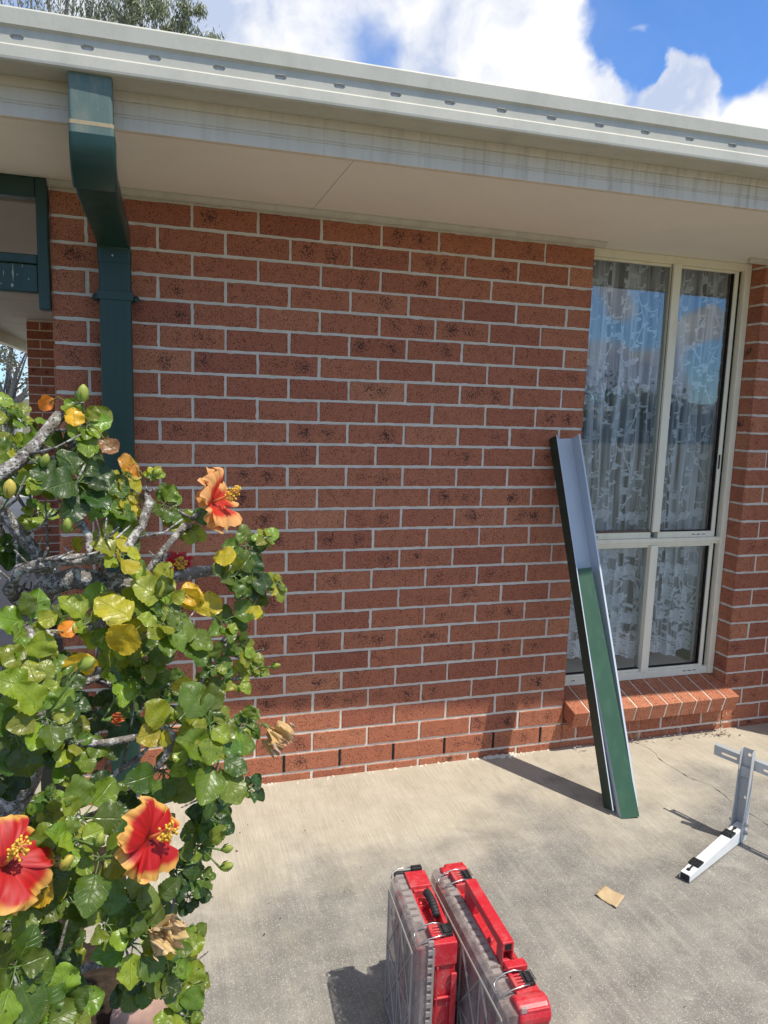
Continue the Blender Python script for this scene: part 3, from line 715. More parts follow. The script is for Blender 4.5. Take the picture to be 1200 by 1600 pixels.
# ---- green rectangular downpipe
mb = MB()
def loft(mb, rings, mi=0, cap=True):
    o = len(mb.v); n = len(rings[0])
    vs = [p for r in rings for p in r]
    fs = [(i*n+j, i*n+(j+1) % n, (i+1)*n+(j+1) % n, (i+1)*n+j) for i in range(len(rings)-1) for j in range(n)]
    if cap: fs += [tuple(reversed(range(n))), tuple((len(rings)-1)*n+j for j in range(n))]
    mb.add(vs, fs, mi)
def rr(cx, cy, cz, wx, wy, tilt=0, r=.008):
    """rounded rectangle ring; tilt leans its plane about X"""
    pts = []
    for (sx, sy, a0) in [(1, 1, 0), (-1, 1, pi/2), (-1, -1, pi), (1, -1, 3*pi/2)]:
        for k in range(4):
            a = a0+k*pi/6; x = sx*(wx/2-r)+r*cos(a); y = sy*(wy/2-r)+r*sin(a)
            pts.append((cx+x, cy+y*cos(tilt), cz+y*sin(tilt)))
    return pts
dx = .1085
mb = MB(); loft(mb, [rr(.187, -.694, 2.392, dx-.002, .072), rr(.187, -.694, 2.262, dx-.002, .072)], cap=False)
dp = H(mb.build('downpipe', tealGreyM, smooth=False))
mb = MB(); loft(mb, [rr(.1875, -.694, 2.268, dx+.0012, .0755), rr(.1875, -.694, 2.258, dx+.0016, .0757)], cap=False)
o = mb.build('old_sealant', paint('tan_sealant', (.42, .33, .20, 1), .8, (.2, .19, .14, 1), .6, 60, (1, 1, 1), .2, .4)); o.parent = dp
mb = MB()
ring = [rr(.188, -.694, 2.262, dx+.001, .075), rr(.188, -.694, 2.238, dx+.001, .075)]; loft(mb, ring, cap=False)
o = mb.build('joint_collar', tealGreyM); o.parent = dp
mb = MB(); rings = []
path = [(-.694, 2.238, 0), (-.694, 2.215, 0), (-.688, 2.19, .2), (-.672, 2.168, .55), (-.640, 2.150, .95)]
for (y_, z_, t_) in path: rings.append(rr(.189, y_, z_, dx+.004, .078, t_))
loft(mb, rings, cap=False)
o = mb.build('elbow', tealM, None, True); o.parent = dp
mb = MB(); rings = []
path = [(-.655, 2.162, .95), (-.60, 2.144, 1.15), (-.30, 2.130, 1.2), (-.13, 2.118, 1.2), (-.080, 2.110, .9), (-.058, 2.095, .5), (-.052, 2.065, .12), (-.052, 2.05, 0)]
for i, (y_, z_, t_) in enumerate(path):
    f = i/(len(path)-1); rings.append(rr(.190+.019*min(1, (y_+.655)/.55), y_, z_, dx-.001, .074, t_))
# the sloping leg
loft(mb, rings, cap=False); o = mb.build('sloping_leg', tealM, None, True); o.parent = dp
mb = MB(); loft(mb, [rr(.2105, -.052, 2.075, dx+.001, .077), rr(.2105, -.052, 2.03, dx+.001, .077)]); o = mb.build('joint_collar', tealM); o.parent = dp
mb = MB(); loft(mb, [rr(.211, -.052, 2.05, dx-.003, .072), rr(.2175, -.052, .03, dx-.003, .072)]); 
for k in range(3): mb.box(.185+k*.024, .189+k*.024, -.0888, -.0875, .06, 2.02)
o = mb.build('vertical_pipe', tealM); o.parent = dp
mb = MB(); mb.box(.152, .270, -.0925, -.0895, 1.905, 1.935); mb.box(.1521, .1545, -.0895, -.003, 1.905, 1.935); mb.box(.2675, .270, -.0895, -.003, 1.905, 1.935)
o = mb.build('pipe_strap', tealM, bevel=.001); o.parent = dp
for x in (.143, .279):
    mb = MB(); mb.tube([(x, -.004, 1.919), (x, -.016, 1.919), (x, -.020, 1.919)], [.012, .012, .007], 10); o = mb.build('strap_screw', tealM); o.parent = dp
mb = MB(); mb.tube([(.205, -.0925, 2.052), (.205, -.095, 2.052)], [.004, .003], 8); o = mb.build('rivet', boltM); o.parent = dp

# ---- porch at the left: ceiling, painted frame, far pier
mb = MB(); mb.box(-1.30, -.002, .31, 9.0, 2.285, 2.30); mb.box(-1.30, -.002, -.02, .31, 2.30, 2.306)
H(mb.build('porch_ceiling', paint('shaded_porch_ceiling', (.40, .385, .32, 1), .7, (.3, .28, .22, 1), .3, 5)))  # colour darkened to carry the deep shade of the porch
mb = MB(); mb.box(-1.38, -1.30, -.02, 9.0, 2.17, 2.40); mb.box(-1.42, -1.38, -.02, 9.0, 2.21, 2.36)
H(mb.build('porch_beam', trimM, bevel=.004))
mb = MB()
mb.box(-.040, -.0035, -.03, .03, 1.862, 2.296); mb.box(-1.30, -.040, -.028, .028, 2.2305, 2.296)
mb.box(-1.30, -.040, -.022, .024, 1.918, 2.012); mb.box(-1.30, -.040, -.019, .021, 2.014, 2.046)
H(mb.build('porch_frame', tealM, bevel=.004))
mb = MB(); rv = random.Random(9)
for (x, z, l, w_) in [(-.118, 2.010, .058, .0035), (-.122, 1.945, .014, .006), (-.088, 2.011, .012, .002), (-.147, 1.985, .02, .002), (-.105, 1.978, .008, .002), (-.070, 1.965, .006, .0025), (-.155, 1.945, .008, .002)]:
    lt, rt = [], []
    for q in range(7):
        zz = z-l*q/6; ww = w_*(.35+.65*rv.random())*sin(pi*min(.93, q/6*.85+.08)); cx_ = x+rv.uniform(-.001, .001)
        lt.append((cx_-ww, -.0224, zz)); rt.append((cx_+ww, -.0224, zz))
    mb.add(lt+rt, [(q, q+1, 8+q, 7+q) for q in range(6)])
[H(o) for o in mb.pieces('bird_dropping_streak', paint('dry_white_streak', (.42, .43, .39, 1)))]
mb = MB()
face(mb, Vector((-.80, 5.0, 0)), X, -Y, .35, lambda k: .11 if even(k) else .23, z_clip=(-.02, 2.28))
face(mb, Vector((-.80, 5.35, 0)), -Y, -X, .35, lambda k: .23 if even(k) else .11, z_clip=(-.02, 2.28))
mb.box(-.797, -.453, 5.003, 5.347, -.05, 2.284, 1)
H(mb.build('porch_pier', [brickM, mortarM]))
mb = MB(); mb.box(-.90, -.86, 2.3, 2.36, 2.12, 2.284); mb.tube([(-.88, 2.33, 2.19), (-.88, 2.33, 2.13), (-.88, 2.33, 2.12)], [.035, .04, .03], 12)
H(mb.build('ceiling_bracket', trimM, bevel=.003))

# ------------------------------------------------------------------ folded green channel leaning on the wall
def frame_from(a, b, facing):
    """matrix: origin a, local Z to b, local -Y roughly towards facing"""
    z = (b-a).normalized(); y = -(facing-z*facing.dot(z)).normalized(); x = y.cross(z)
    return Matrix(((x.x, y.x, z.x, a.x), (x.y, y.y, z.y, a.y), (x.z, y.z, z.z, a.z), (0, 0, 0, 1))), (b-a).length
Bc = Vector((2.098, -.515, .003)); Tc = Vector((2.040, -.004, 1.452))
Mx, LEN = frame_from(Bc, Tc, Vector((-.02, -1.0, 0)))
def channel(mb, w, dl, dr, z0, z1, t=.0016, lip=.010, mo=0, mi=1, M=None, x0=0):
    """C-section opening to local -Y: back plate at y=0; outside faces mo, inside faces mi"""
    def pl(xa, xb, ya, yb, m): mb.box(xa, xb, ya, yb, z0, z1, m, M)
    a, b = x0-w/2, x0+w/2
    pl(a, b, -t, 0, mo); pl(a+t, b-t, -2*t, -t-.0001, mi)
    pl(a, a+t, -dl, -t-.0001, mo); pl(a+t+.0001, a+2*t, -dl, -2*t-.0001, mi)
    pl(b-t, b, -dr, -t-.0001, mo); pl(b-2*t, b-t-.0001, -dr, -2*t-.0001, mi)
ch = empty('metal_channel', Bc); tag(ch, 'long green steel channel with pale inside, leaning upright against the wall', 'metal channel')
mb = MB(); channel(mb, .112, .064, .070, 0, LEN, M=Mx)
mb.box(-.056, -.052, -.0655, -.0641, 0, LEN, 1, Mx); mb.box(.048, .056, -.0715, -.0701, 0, LEN, 1, Mx)
o = mb.build('channel_body', [shadedGreenM, zincM]); o.parent = ch; o.matrix_parent_inverse = Matrix.Translation(-Bc)
# narrower offcut standing inside it, foot pulled forward
Bi = Bc+Mx.to_3x3() @ Vector((.004, -.100, 0)); Bi.z = .003
Ti = Bc+Mx.to_3x3() @ Vector((-.014, -.046, LEN*.625))
Mi, LI = frame_from(Bi, Ti, Vector((-.16, -1.0, 0)))
ic = empty('metal_offcut', Bi); tag(ic, 'shorter bright green steel strip standing inside the leaning channel', 'metal strip')
mb = MB(); t = .0016
mb.box(-.037, .037, -t, 0, 0, LI, 0, Mi); mb.box(-.037, -.037+t, .0001, .036, 0, LI, 1, Mi); mb.box(.037-t, .037, .0001, .036, 0, LI, 0, Mi)
mb.box(-.0355, .0355, .0001, .0012, .001, LI-.001, 1, Mi)
mb.box(-.037+t, -.020, .036-t, .036, 0, LI, 1, Mi)
o = mb.build('strip_body', [greenM, zincM], bevel=.0006); o.parent = ic; o.matrix_parent_inverse = Matrix.Translation(-Bi)

# ------------------------------------------------------------------ white metal wall bracket standing on the slab
def slotted_plate(mb, M, x0, x1, z0, z1, y0, y1, slots, mi=0):
    """plate in local XZ with rectangular rounded slots (xa, xb, za, zb)"""
    xs = sorted(set([x0, x1]+[s[0] for s in slots]+[s[1] for s in slots])); zs = sorted(set([z0, z1]+[s[2] for s in slots]+[s[3] for s in slots]))
    for i in range(len(xs)-1):
        for j in range(len(zs)-1):
            cx, cz = (xs[i]+xs[i+1])/2, (zs[j]+zs[j+1])/2
            if any(s[0] < cx < s[1] and s[2] < cz < s[3] for s in slots): continue
            mb.box(xs[i], xs[i+1], y0, y1, zs[j], zs[j+1], mi, M)
PB = Vector((2.425, -.828, 0))                     # foot of the post
TIP = Vector((2.035, -.995, 0))
ad = (TIP-PB); al = ad.length; ad.normalize()      # arm direction on the ground
side = Vector((-ad.y, ad.x, 0))
# local frame: +X = side, +Y = -arm (behind), Z up
MP = Matrix(((side.x, -ad.x, 0, PB.x), (side.y, -ad.y, 0, PB.y), (0, 0, 1, 0), (0, 0, 0, 1)))
bk = empty('wall_bracket', PB); tag(bk, 'white steel condenser wall bracket standing on the concrete beside the window', 'metal bracket')
def BP(o, par=bk): 
    o.parent = par; o.matrix_parent_inverse = Matrix.Translation(-PB); return o
HH = .355
mb = MB()
hw = .021
# back plate with round holes, side flanges that widen to the foot
def holed(mb, M, xc, zc, r, x0, x1, z0, z1, y0, mi=0):
    k = 16
    inn = [(xc+r*cos(2*pi*i/k), zc+r*sin(2*pi*i/k)) for i in range(k)]; ou = []
    for i in range(k):
        c_, s_ = cos(2*pi*i/k), sin(2*pi*i/k); m_ = max(abs(c_), abs(s_)); c_, s_ = c_/m_, s_/m_
        ou.append((xc+(c_*(x1-xc) if c_ > 0 else c_*(xc-x0)), zc+(s_*(z1-zc) if s_ > 0 else s_*(zc-z0))))
    for yy in (y0, y0+.0025):
        mb.add([(a, yy, b) for a, b in inn]+[(a, yy, b) for a, b in ou], [(i, (i+1) % k, k+(i+1) % k, k+i) for i in range(k)], mi, M=M)
    mb.add([(a, y0, b) for a, b in inn]+[(a, y0+.0025, b) for a, b in inn], [(i, (i+1) % k, k+(i+1) % k, k+i) for i in range(k)], mi, M=M)
for (zc, z0, z1) in [(.055, 0.004, .10), (.165, .10, .22), (.262, .22, .30), (HH-.022, .30, HH)]:
    holed(mb, MP, 0.004, zc, .0065, -hw, hw, z0, z1, 0)
for s in (-1, 1):
    x = s*hw
    prof = [(.0025, .004), (-.040, .004), (-.046, .05), (-.032, .14), (-.022, HH-.01), (-.014, HH), (.0025, HH)]
    mb.prism([(y_, z_) for y_, z_ in prof], x-.0013, x+.0013, lambda u, v, a: tuple(MP @ Vector((a, u, v))))
BP(mb.build('post', greyMetalM, recalc=True))
# tapered arm
mb = MB(); AL = al-.004; ah0, ah1 = .062, .030; aw0, aw1 = .0185, .0185
def ap(x, a, z): return tuple(MP @ Vector((x, -a, z)))
vs = []
for a, wd, h_ in [(.004, aw0, ah0), (AL, aw1, ah1)]:
    vs += [ap(-wd, a, .006), ap(-wd, a, h_-.003), ap(-wd+.003, a, h_), ap(wd-.003, a, h_), ap(wd, a, h_-.003), ap(wd, a, .006)]
mb.add(vs, [(i, i+1, 7+i, 6+i) for i in range(5)])
t2 = .0022; vs = []
for a, wd, h_ in [(.004, aw0-t2, ah0-t2), (AL, aw1-t2, ah1-t2)]:
    vs += [ap(-wd, a, .006), ap(-wd, a, h_-.003), ap(-wd+.003, a, h_), ap(wd-.003, a, h_), ap(wd, a, h_-.003), ap(wd, a, .006)]
mb.add(vs, [(i, i+1, 7+i, 6+i) for i in range(5)])
i0 = len(mb.v)-6; j0 = 6
for k in range(5): mb.f.append([6+k, 7+k, i0+k+1, i0+k]); mb.m.append(0); mb.c.append(None); mb.uv.append(None)
BP(mb.build('arm', whiteMetalM, recalc=True))
topz = lambda a: ah0+(ah1-ah0)*a/AL
for (ac, sgn) in [(.105, -1), (AL-.075, 1)]:
    mb = MB(); sl2 = math.atan((ah1-ah0)/AL)
    Mloc = MP @ Matrix.Translation((0, -ac, topz(ac)+.0005)) @ Matrix.Rotation(-sl2, 4, 'X')
    mb.box(-.019, .019, -.019, .019, 0, .007, 0, Mloc)
    for gx in (-.0112, 0, .0112):
        for gy in (-.009, .009): mb.box(gx-.0042, gx+.0042, gy-.0052, gy+.0052, .0072, .0088, 1, Mloc)
    mb.box(-.003, .003, min(-sgn*.019, -sgn*.050), max(-sgn*.019, -sgn*.050), .0005, .004, 0, Mloc)
    mb.box(-.0055, .0055, min(-sgn*.046, -sgn*.056), max(-sgn*.046, -sgn*.056), .0005, .005, 0, Mloc)
    BP(mb.build('rubber_pad', [blackM, darkM], bevel=.0018))
mb = MB(); mb.box(-.0165, .0165, -AL+.0015, -AL+.004, .007, .026, 0, MP); BP(mb.build('end_cap', blackM))
mb = MB()
for s in (1, -1):
    for (yy, zz) in [(-.024, .072), (-.020, .040)]:
        p0 = MP @ Vector((s*(hw+.0014), yy, zz)); p1 = MP @ Vector((s*(hw+.009), yy, zz)); p2 = MP @ Vector((s*(hw+.014), yy, zz))
        mb.tube([p0, p0.lerp(p1, .25)], .0095, 16); mb.tube([p0.lerp(p1, .25), p1], .0075, 6); mb.tube([p1, p2], .0042, 8)
[BP(o) for o in mb.pieces('bolt', boltM)]
# slotted crossbar (folded Z section) running behind the post
bd = (onZ(1200, 1357)-onZ(1040, 1276)); bd.z = 0; bd.normalize()
bc = PB+Vector((0, 0, .293))-ad*.004
nrm = Vector((bd.y, -bd.x, 0)); 
if nrm.dot(ad) < 0: nrm = -nrm
MBm = Matrix(((bd.x, -nrm.x, 0, bc.x), (bd.y, -nrm.y, 0, bc.y), (0, 0, 1, bc.z), (0, 0, 0, 1)))
mb = MB()
sl_a = [(-.105, -.045, -.004, .005), (.055, .115, -.004, .005), (.19, .26, -.004, .005), (.33, .4, -.004, .005)]
slotted_plate(mb, MBm, -.135, .46, -.016, .022, .004, .006, sl_a)
mb2 = MBm @ Matrix.Translation((0, .006, -.016)) @ Matrix.Rotation(radians(62), 4, 'X')
sl_b = [(-.115, -.055, -.014, -.009), (.050, .110, -.014, -.009), (.19, .26, -.014, -.009), (.33, .4, -.014, -.009)]
slotted_plate(mb, mb2, -.13, .46, -.022, 0, -.001, .001, sl_b)
mb3 = MBm @ Matrix.Translation((0, .005, .022)) @ Matrix.Rotation(radians(-50), 4, 'X')
mb.box(-.135, .46, -.001, .001, 0, .012, 0, mb3)
BP(mb.build('crossbar', greyMetalM))
mb = MB(); slotted_plate(mb, MP, -hw+.0015, hw-.0015, .245, .285, -.008, -.006, []); BP(mb.build('clamp_plate', greyMetalM, bevel=.001))

# ------------------------------------------------------------------ scrap of cardboard
cp = [onZ(930, 1400), onZ(945, 1386), onZ(976, 1403), onZ(963, 1421)]
mb = MB(); K = 10; vs = []
for j in range(K+1):
    for i in range(K+1):
        a = cp[0].lerp(cp[3], i/K); b = cp[1].lerp(cp[2], i/K); p = a.lerp(b, j/K)
        z = .004+.010*(abs(i/K-.5)**1.5)+.003*noise.noise(Vector((i*.4, j*.4, 0)))
        e = .0022*noise.noise(Vector((i*1.7, j*2.1, 5))) if i in (0, K) or j in (0, K) else 0
        vs.append((p.x+e, p.y+e, z))
mb.add(vs, [(j*(K+1)+i, j*(K+1)+i+1, (j+1)*(K+1)+i+1, (j+1)*(K+1)+i) for j in range(K) for i in range(K)])
o = mb.build('cardboard_scrap', cardM, None, True); m_ = o.modifiers.new('thick', 'SOLIDIFY'); m_.thickness = .0015
tag(o, 'small torn scrap of brown cardboard lying on the concrete', 'cardboard')

# ------------------------------------------------------------------ dry leaf litter under the sill
mb = MB(); rd = random.Random(21)
def bit(p, s, col):
    q = Euler((rd.uniform(-1.2, 1.2), rd.uniform(-1.2, 1.2), rd.uniform(0, 6.3))).to_matrix()
    vs = [tuple(p+q @ Vector(v)*s) for v in [(-1, 0, 0), (-.3, .45, .15), (.5, .4, .1), (1, 0, .3), (.4, -.4, 0), (-.4, -.45, .1)]]
    mb.add(vs, [(0, 1, 4, 5), (1, 2, 3, 4)], 0, col)
for i in range(90):
    if rd.random() < .6: p = Vector((rd.gauss(3.02, .035), rd.uniform(-.10, -.06), abs(rd.gauss(.07, .035)) if rd.random() < .7 else .006))
    else: p = Vector((rd.uniform(2.2, 3.05), rd.uniform(-.07, -.01), .005))
    bit(p, rd.uniform(.003, .011), rd.choice([(.5, .42, .32), (.32, .24, .16), (.16, .10, .06), (.62, .55, .45)]))
for i in range(14):   # cobweb strings and stems holding the litter
    a = Vector((rd.uniform(2.18, 3.04), rd.uniform(-.085, -.04), .122)); b = a+Vector((rd.uniform(-.05, .05), rd.uniform(-.02, .03), -rd.uniform(.02, .11)))
    mb.tube([a, a.lerp(b, .5)+Vector((0, .006, -.006)), b], [.0007, .0005, .0006], 4, 0, (.5, .45, .35))
tag(mb.build('dry_leaf_litter', gumleafM), 'dry leaf litter and cobweb caught under the brick sill', 'leaf litter', kind='stuff')

mb = MB()
for i in range(60):
    p = Vector((rd.uniform(.25, 3.3), rd.uniform(-1.6, -.03), .003)) if i > 14 else Vector((rd.uniform(.3, .7), rd.uniform(-.9, -.1), .003))
    bit(p, rd.uniform(.0012, .0035) if i > 12 else rd.uniform(.003, .007), rd.choice([(.10, .07, .04), (.22, .16, .09), (.05, .04, .03)]))
tag(mb.build('leaf_crumbs', gumleafM), 'tiny dark leaf crumbs and grit sprinkled over the concrete patio', 'grit', kind='stuff')

# ------------------------------------------------------------------ red organiser cases
def case(origin, rz, Ln, Ht, T, big, label):
    root = empty('tool_case', origin, rz); tag(root, label, 'tool case', 'red organiser cases with clear lids')
    def pb(mb, name, mat, bev=.0025, par=root, sm=False): return mb.build(name, mat, par, sm, bev)
    xb = .047                                   # seam between clear lid (left) and red body
    mb = MB(); top = Ht-.026
    mb.box(xb, T, .006, Ln-.006, .0, top)
    eb = .090 if big else .062                  # end blocks carry the latches
    mb.box(xb-.004, T+.001, 0, eb, top-.03, Ht); mb.box(xb-.004, T+.001, Ln-eb, Ln, top-.03, Ht)
    mb.box(T-.010, T+.0005, eb, Ln-eb, top-.03, Ht-(.004 if not big else .010))
    mb.box(xb-.003, xb+.006, eb, Ln-eb, top-.02, Ht-.014)
    # ribs and steps on the end faces
    mb.box(xb+.004, xb+.009, -.003, .002, .02, top-.03); mb.box(T-.012, T+.002, -.004, .003, 0, top-.05)
    mb.box(xb+.001, T+.0015, -.003, .004, Ht*.63, Ht*.645)
    mb.box(xb, T+.002, -.002, Ln+.002, 0, .03)
    mb.box(xb, T+.002, Ln-.004, Ln+.003, .05, top-.05)
    pb(mb, 'body', redM, .004)
    # clear lid: a shallow tray with chamfered rim
    mb = MB(); z0, z1, y0, y1 = .006, Ht-.008, .004, Ln-.004
    rings = []
    for (x, inset) in [(xb-.001, 0), (.016, .000), (.006, .006), (0, .018)]:
        rings.append([(x, y0+inset, z0+inset), (x, y1-inset, z0+inset), (x, y1-inset, z1-inset*1.1), (x, y0+inset, z1-inset*1.1)])
    loft(mb, rings); pb(mb, 'lid', lidM, 0)
    # moulded ribs: crossed diagonals and frame
    mb = MB()
    def rib(a, b, w_=.004):
        a = Vector((-.0012, *a)); b = Vector((-.0012, *b)); mb.tube([a, b], w_*.6, 5)
    ncell = 4 if big else 2
    for i in range(ncell):
        ya = .022+(Ln-.044)*i/ncell; yb = .022+(Ln-.044)*(i+1)/ncell
        for (za, zb) in [(.03, Ht*.5), (Ht*.5, Ht-.03)]:
            rib((ya, za), (yb, zb)); rib((ya, zb), (yb, za))
        rib((ya, .03), (ya, Ht-.03))
    rib((.022, .03), (Ln-.022, .03)); rib((.022, Ht-.03), (Ln-.022, Ht-.03)); rib((.022, Ht*.5), (Ln-.022, Ht*.5)); rib((Ln-.022, .03), (Ln-.022, Ht-.03))
    pb(mb, 'lid_rib', ribM, 0)
    # castellated rim of the lid
    mb = MB()
    n_ = int(Ht/.022)
    for i in range(n_): mb.box(.030, xb-.004, -.0012, .005, .02+i*.022, .032+i*.022)
    for i in range(int(Ln/.024)): 
        if .07 < i*.024/Ln*Ln: mb.box(.020, xb-.006, .02+i*.024, .034+i*.024, Ht-.012, Ht-.0065)
    mb.box(.040, xb-.001, -.001, Ln+.001, Ht-.013, Ht-.0085); mb.box(.040, xb-.001, -.001, .004, .01, Ht-.0131)
    pb(mb, 'lid_rim', ribM, .001)
    # bins seen through the lid
    rr_ = random.Random(4 if big else 2); mb = MB()
    for i in range(ncell*2):
        for j in range(4):
            ya = .02+(Ln-.04)*i/(ncell*2); yb = .02+(Ln-.04)*(i+1)/(ncell*2); za = .03+(Ht-.06)*j/4; zb = .03+(Ht-.06)*(j+1)/4
            d = rr_.uniform(.012, .026); mb.box(d, xb-.0015, ya+.003, yb-.003, za+.003, zb-.003, rr_.choice([0, 0, 1, 1, 2]))
    mb.pieces('bin', [redDarkM, binM, rockM], root, False, .002)
    # latches: black lever, red comb, wire bail
    def latch(yc):
        mb = MB(); mb.box(xb+.020, T-.004, yc-.017, yc+.017, Ht+.0005, Ht+.008); mb.box(xb+.026, T-.008, yc-.0135, yc+.0135, Ht+.0082, Ht+.012)
        for k in range(4): mb.box(T-.013+k*.0032, T-.0115+k*.0032, yc-.015, yc+.015, Ht+.012, Ht+.0135)
        lt = pb(mb, 'latch', blackM, .0015)
        mb = MB()
        for k in range(4): mb.box(xb+.004, xb+.0205, yc-.0150+k*.0088, yc-.0105+k*.0088, Ht+.0005, Ht+.0075)
        mb.box(xb-.004, xb+.004, yc-.0185, yc+.0185, Ht+.0005, Ht+.0085)
        o = mb.build('comb', redM, lt, False, .001)
        mb = MB(); r = .0018
        pts = [(xb+.028, yc-.019, Ht+.008), (xb+.010, yc-.0225, Ht+.010), (xb-.012, yc-.0225, Ht+.006), (.020, yc-.0215, Ht-.002), (.012, yc-.019, Ht-.010), (.010, yc-.012, Ht-.013),
               (.010, yc+.012, Ht-.013), (.012, yc+.019, Ht-.010), (.020, yc+.0215, Ht-.002), (xb-.012, yc+.0225, Ht+.006), (xb+.010, yc+.0225, Ht+.010), (xb+.028, yc+.019, Ht+.008)]
        mb.tube(pts, r, 8); mb.build('wire_bail', wireM, lt, True)
    latch(.035 if not big else .075)
    if big: latch(Ln-.065)
    else:
        mb = MB(); mb.box(.018, T-.008, Ln+.0005, Ln+.010, Ht-.030, Ht-.002); mb.box(T-.034, T-.006, Ln+.0, Ln+.016, Ht-.006, Ht+.006)
        lt = pb(mb, 'latch', blackM, .002)
        mb = MB(); mb.tube([(T-.02, Ln+.012, Ht+.003), (.03, Ln+.010, Ht+.003), (.012, Ln+.004, Ht-.004), (.008, Ln-.004, Ht-.012)], .0018, 8); mb.build('wire_bail', wireM, lt, True)
    fz = top
    def ring(yc, r):
        mb = MB(); k = 20
        a = [(T-.052+r*1.15*cos(2*pi*i/k), yc+r*sin(2*pi*i/k)) for i in range(k)]; b = [(T-.052+r*.75*1.15*cos(2*pi*i/k), yc+r*.75*sin(2*pi*i/k)) for i in range(k)]
        mb.add([(x, y, fz+.0006) for x, y in a]+[(x, y, fz+.004) for x, y in a]+[(x, y, fz+.004) for x, y in b]+[(x, y, fz+.0012) for x, y in b],
               [(q*k+i, q*k+(i+1) % k, (q+1)*k+(i+1) % k, (q+1)*k+i) for q in range(3) for i in range(k)]+[tuple(3*k+i for i in range(k))], 0)
        return pb(mb, 'lock_eye', blackM, 0)
    if not big:
        ring(.092, .010)
        mb = MB(); yA, yB = .095, .185; nr = 10       # ribbed grip
        pts = []; rads = []
        for i in range(nr*4+1):
            t_ = i/(nr*4); pts.append((T-.019, yA+(yB-yA)*t_, Ht-.004+.008*sin(pi*t_))); rads.append(.0080+(.0022 if (i % 4) in (1, 2) else 0))
        mb.tube(pts, rads, 14); pb(mb, 'grip', blackM, 0, root, True)
        mb = MB(); mb.tube([(xb+.012, .165, fz), (xb+.012, .165, fz+.010), (xb+.012, .165, fz+.012)], [.006, .006, .003], 12); mb.box(xb+.004, T-.012, .150, .155, fz, fz+.012)
        mb.box(xb+.004, T-.012, .198, .206, fz, fz+.018)
        mb.pieces('boss', redM, root, False, .0015)
    else:
        ring(.175, .014)
        mb = MB()                                      # raised bar handle
        hx0, hx1 = T-.047, T-.019; ya, yb = .135, .36; hz0, hz1 = Ht+.024, Ht+.046
        mb.box(hx0, hx1, ya, yb, hz0, hz1)
        mb.box(hx0, hx0+.0045, ya+.0005, ya+.030, fz+.001, hz0+.002); mb.box(hx1-.0045, hx1, ya+.0005, ya+.030, fz+.001, hz0+.002)
        mb.box(hx0+.002, hx1-.002, ya+.020, ya+.029, fz+.001, hz0+.002); mb.box(hx0+.004, hx1-.004, ya+.001, ya+.022, Ht-.004, Ht+.001)
        mb.box(hx0, hx1, yb-.034, yb-.001, fz+.001, hz0+.001)
        pb(mb, 'handle', redM, .003)
        mb = MB(); mb.box(hx0+.006, hx1-.006, ya-.0006, ya+.001, hz0+.004, hz1-.004); pb(mb, 'handle_socket', darkM, 0)
        mb = MB(); mb.tube([(xb+.013, .225, fz), (xb+.013, .225, fz+.012), (xb+.013, .225, fz+.014)], [.007, .007, .003], 12)
        mb.box(xb+.0, T+.001, .105, .128, Ht-.002, Ht+.010); mb.box(T-.016, T+.004, .33, .40, Ht-.03, Ht-.002)
        # rounded corner housings at both ends
        for (yc, d) in [(.026, .030), (Ln-.022, .024)]:
            mb.tube([(xb-.020, yc, Ht-.022), (xb-.016, yc, Ht-.022), (T-.002, yc, Ht-.022), (T+.004, yc, Ht-.022)], [d*.9, d, d, d*.9], 20)
        mb.pieces('corner_housing', redM, root, False, .002)
        mb = MB()
        for (yc, zz) in [(.27, Ht-.055), (.27, Ht-.085), (.19, Ht-.07)]: mb.box(T+.0, T+.020, yc-.020, yc+.020, zz, zz+.018)
        mb.tube([(T+.003, .285, Ht-.035), (T+.016, .285, Ht-.035)], .010, 10); mb.box(T, T+.012, .17, .225, Ht-.045, Ht-.028)
        mb.box(xb, T-.02, Ln+.001, Ln+.014, Ht-.05, Ht-.012)
        mb.pieces('side_cleat', blackM, root, False, .003)
    mb = MB()
    for yc in (.03, Ln-.06): mb.box(xb+.01, T-.01, yc, yc+.03, -.0005, .001)
    mb.pieces('foot', blackM, root)
    # pale scuffs on the end face
    mb = MB(); rs = random.Random(8)
    for i in range(12):
        x = rs.uniform(xb+.014, T-.006); z = rs.uniform(.12, top-.03); l = rs.uniform(.004, .016); an = rs.uniform(0, 3.1)
        a = Vector((x, 0, z)); b = a+Vector((cos(an)*l, 0, sin(an)*l)); q = Vector((-sin(an), 0, cos(an)))*.0005
        mb.add([tuple(v+Vector((0, .0057, 0))) for v in (a-q, b-q, b+q, a+q)], [(0, 1, 2, 3)])
    mb.pieces('scuff', paint('pale_scuff', (.62, .35, .33, 1), .6), root)
    return root
case((.874, -1.492, .0015), radians(4.2) * -1, .268, .375, .098, False, 'small upright red tool case with clear lid and black ribbed grip')
case((.988, -1.716, .0015), radians(2.2) * -1, .495, .375, .094, True, 'large upright red tool case with clear lid and raised bar handle')

# ------------------------------------------------------------------ hibiscus bush
bush_base = Vector((-.52, -1.62, -.012))
bush = empty('hibiscus_bush', bush_base); tag(bush, 'leafy hibiscus bush with red and yellow flowers beside the concrete patio', 'bush')
def BB(o, par=None):
    o.parent = par or bush
    if par is None: o.matrix_parent_inverse = Matrix.Translation(-bush_base)
    return o
rh = random.Random(17)
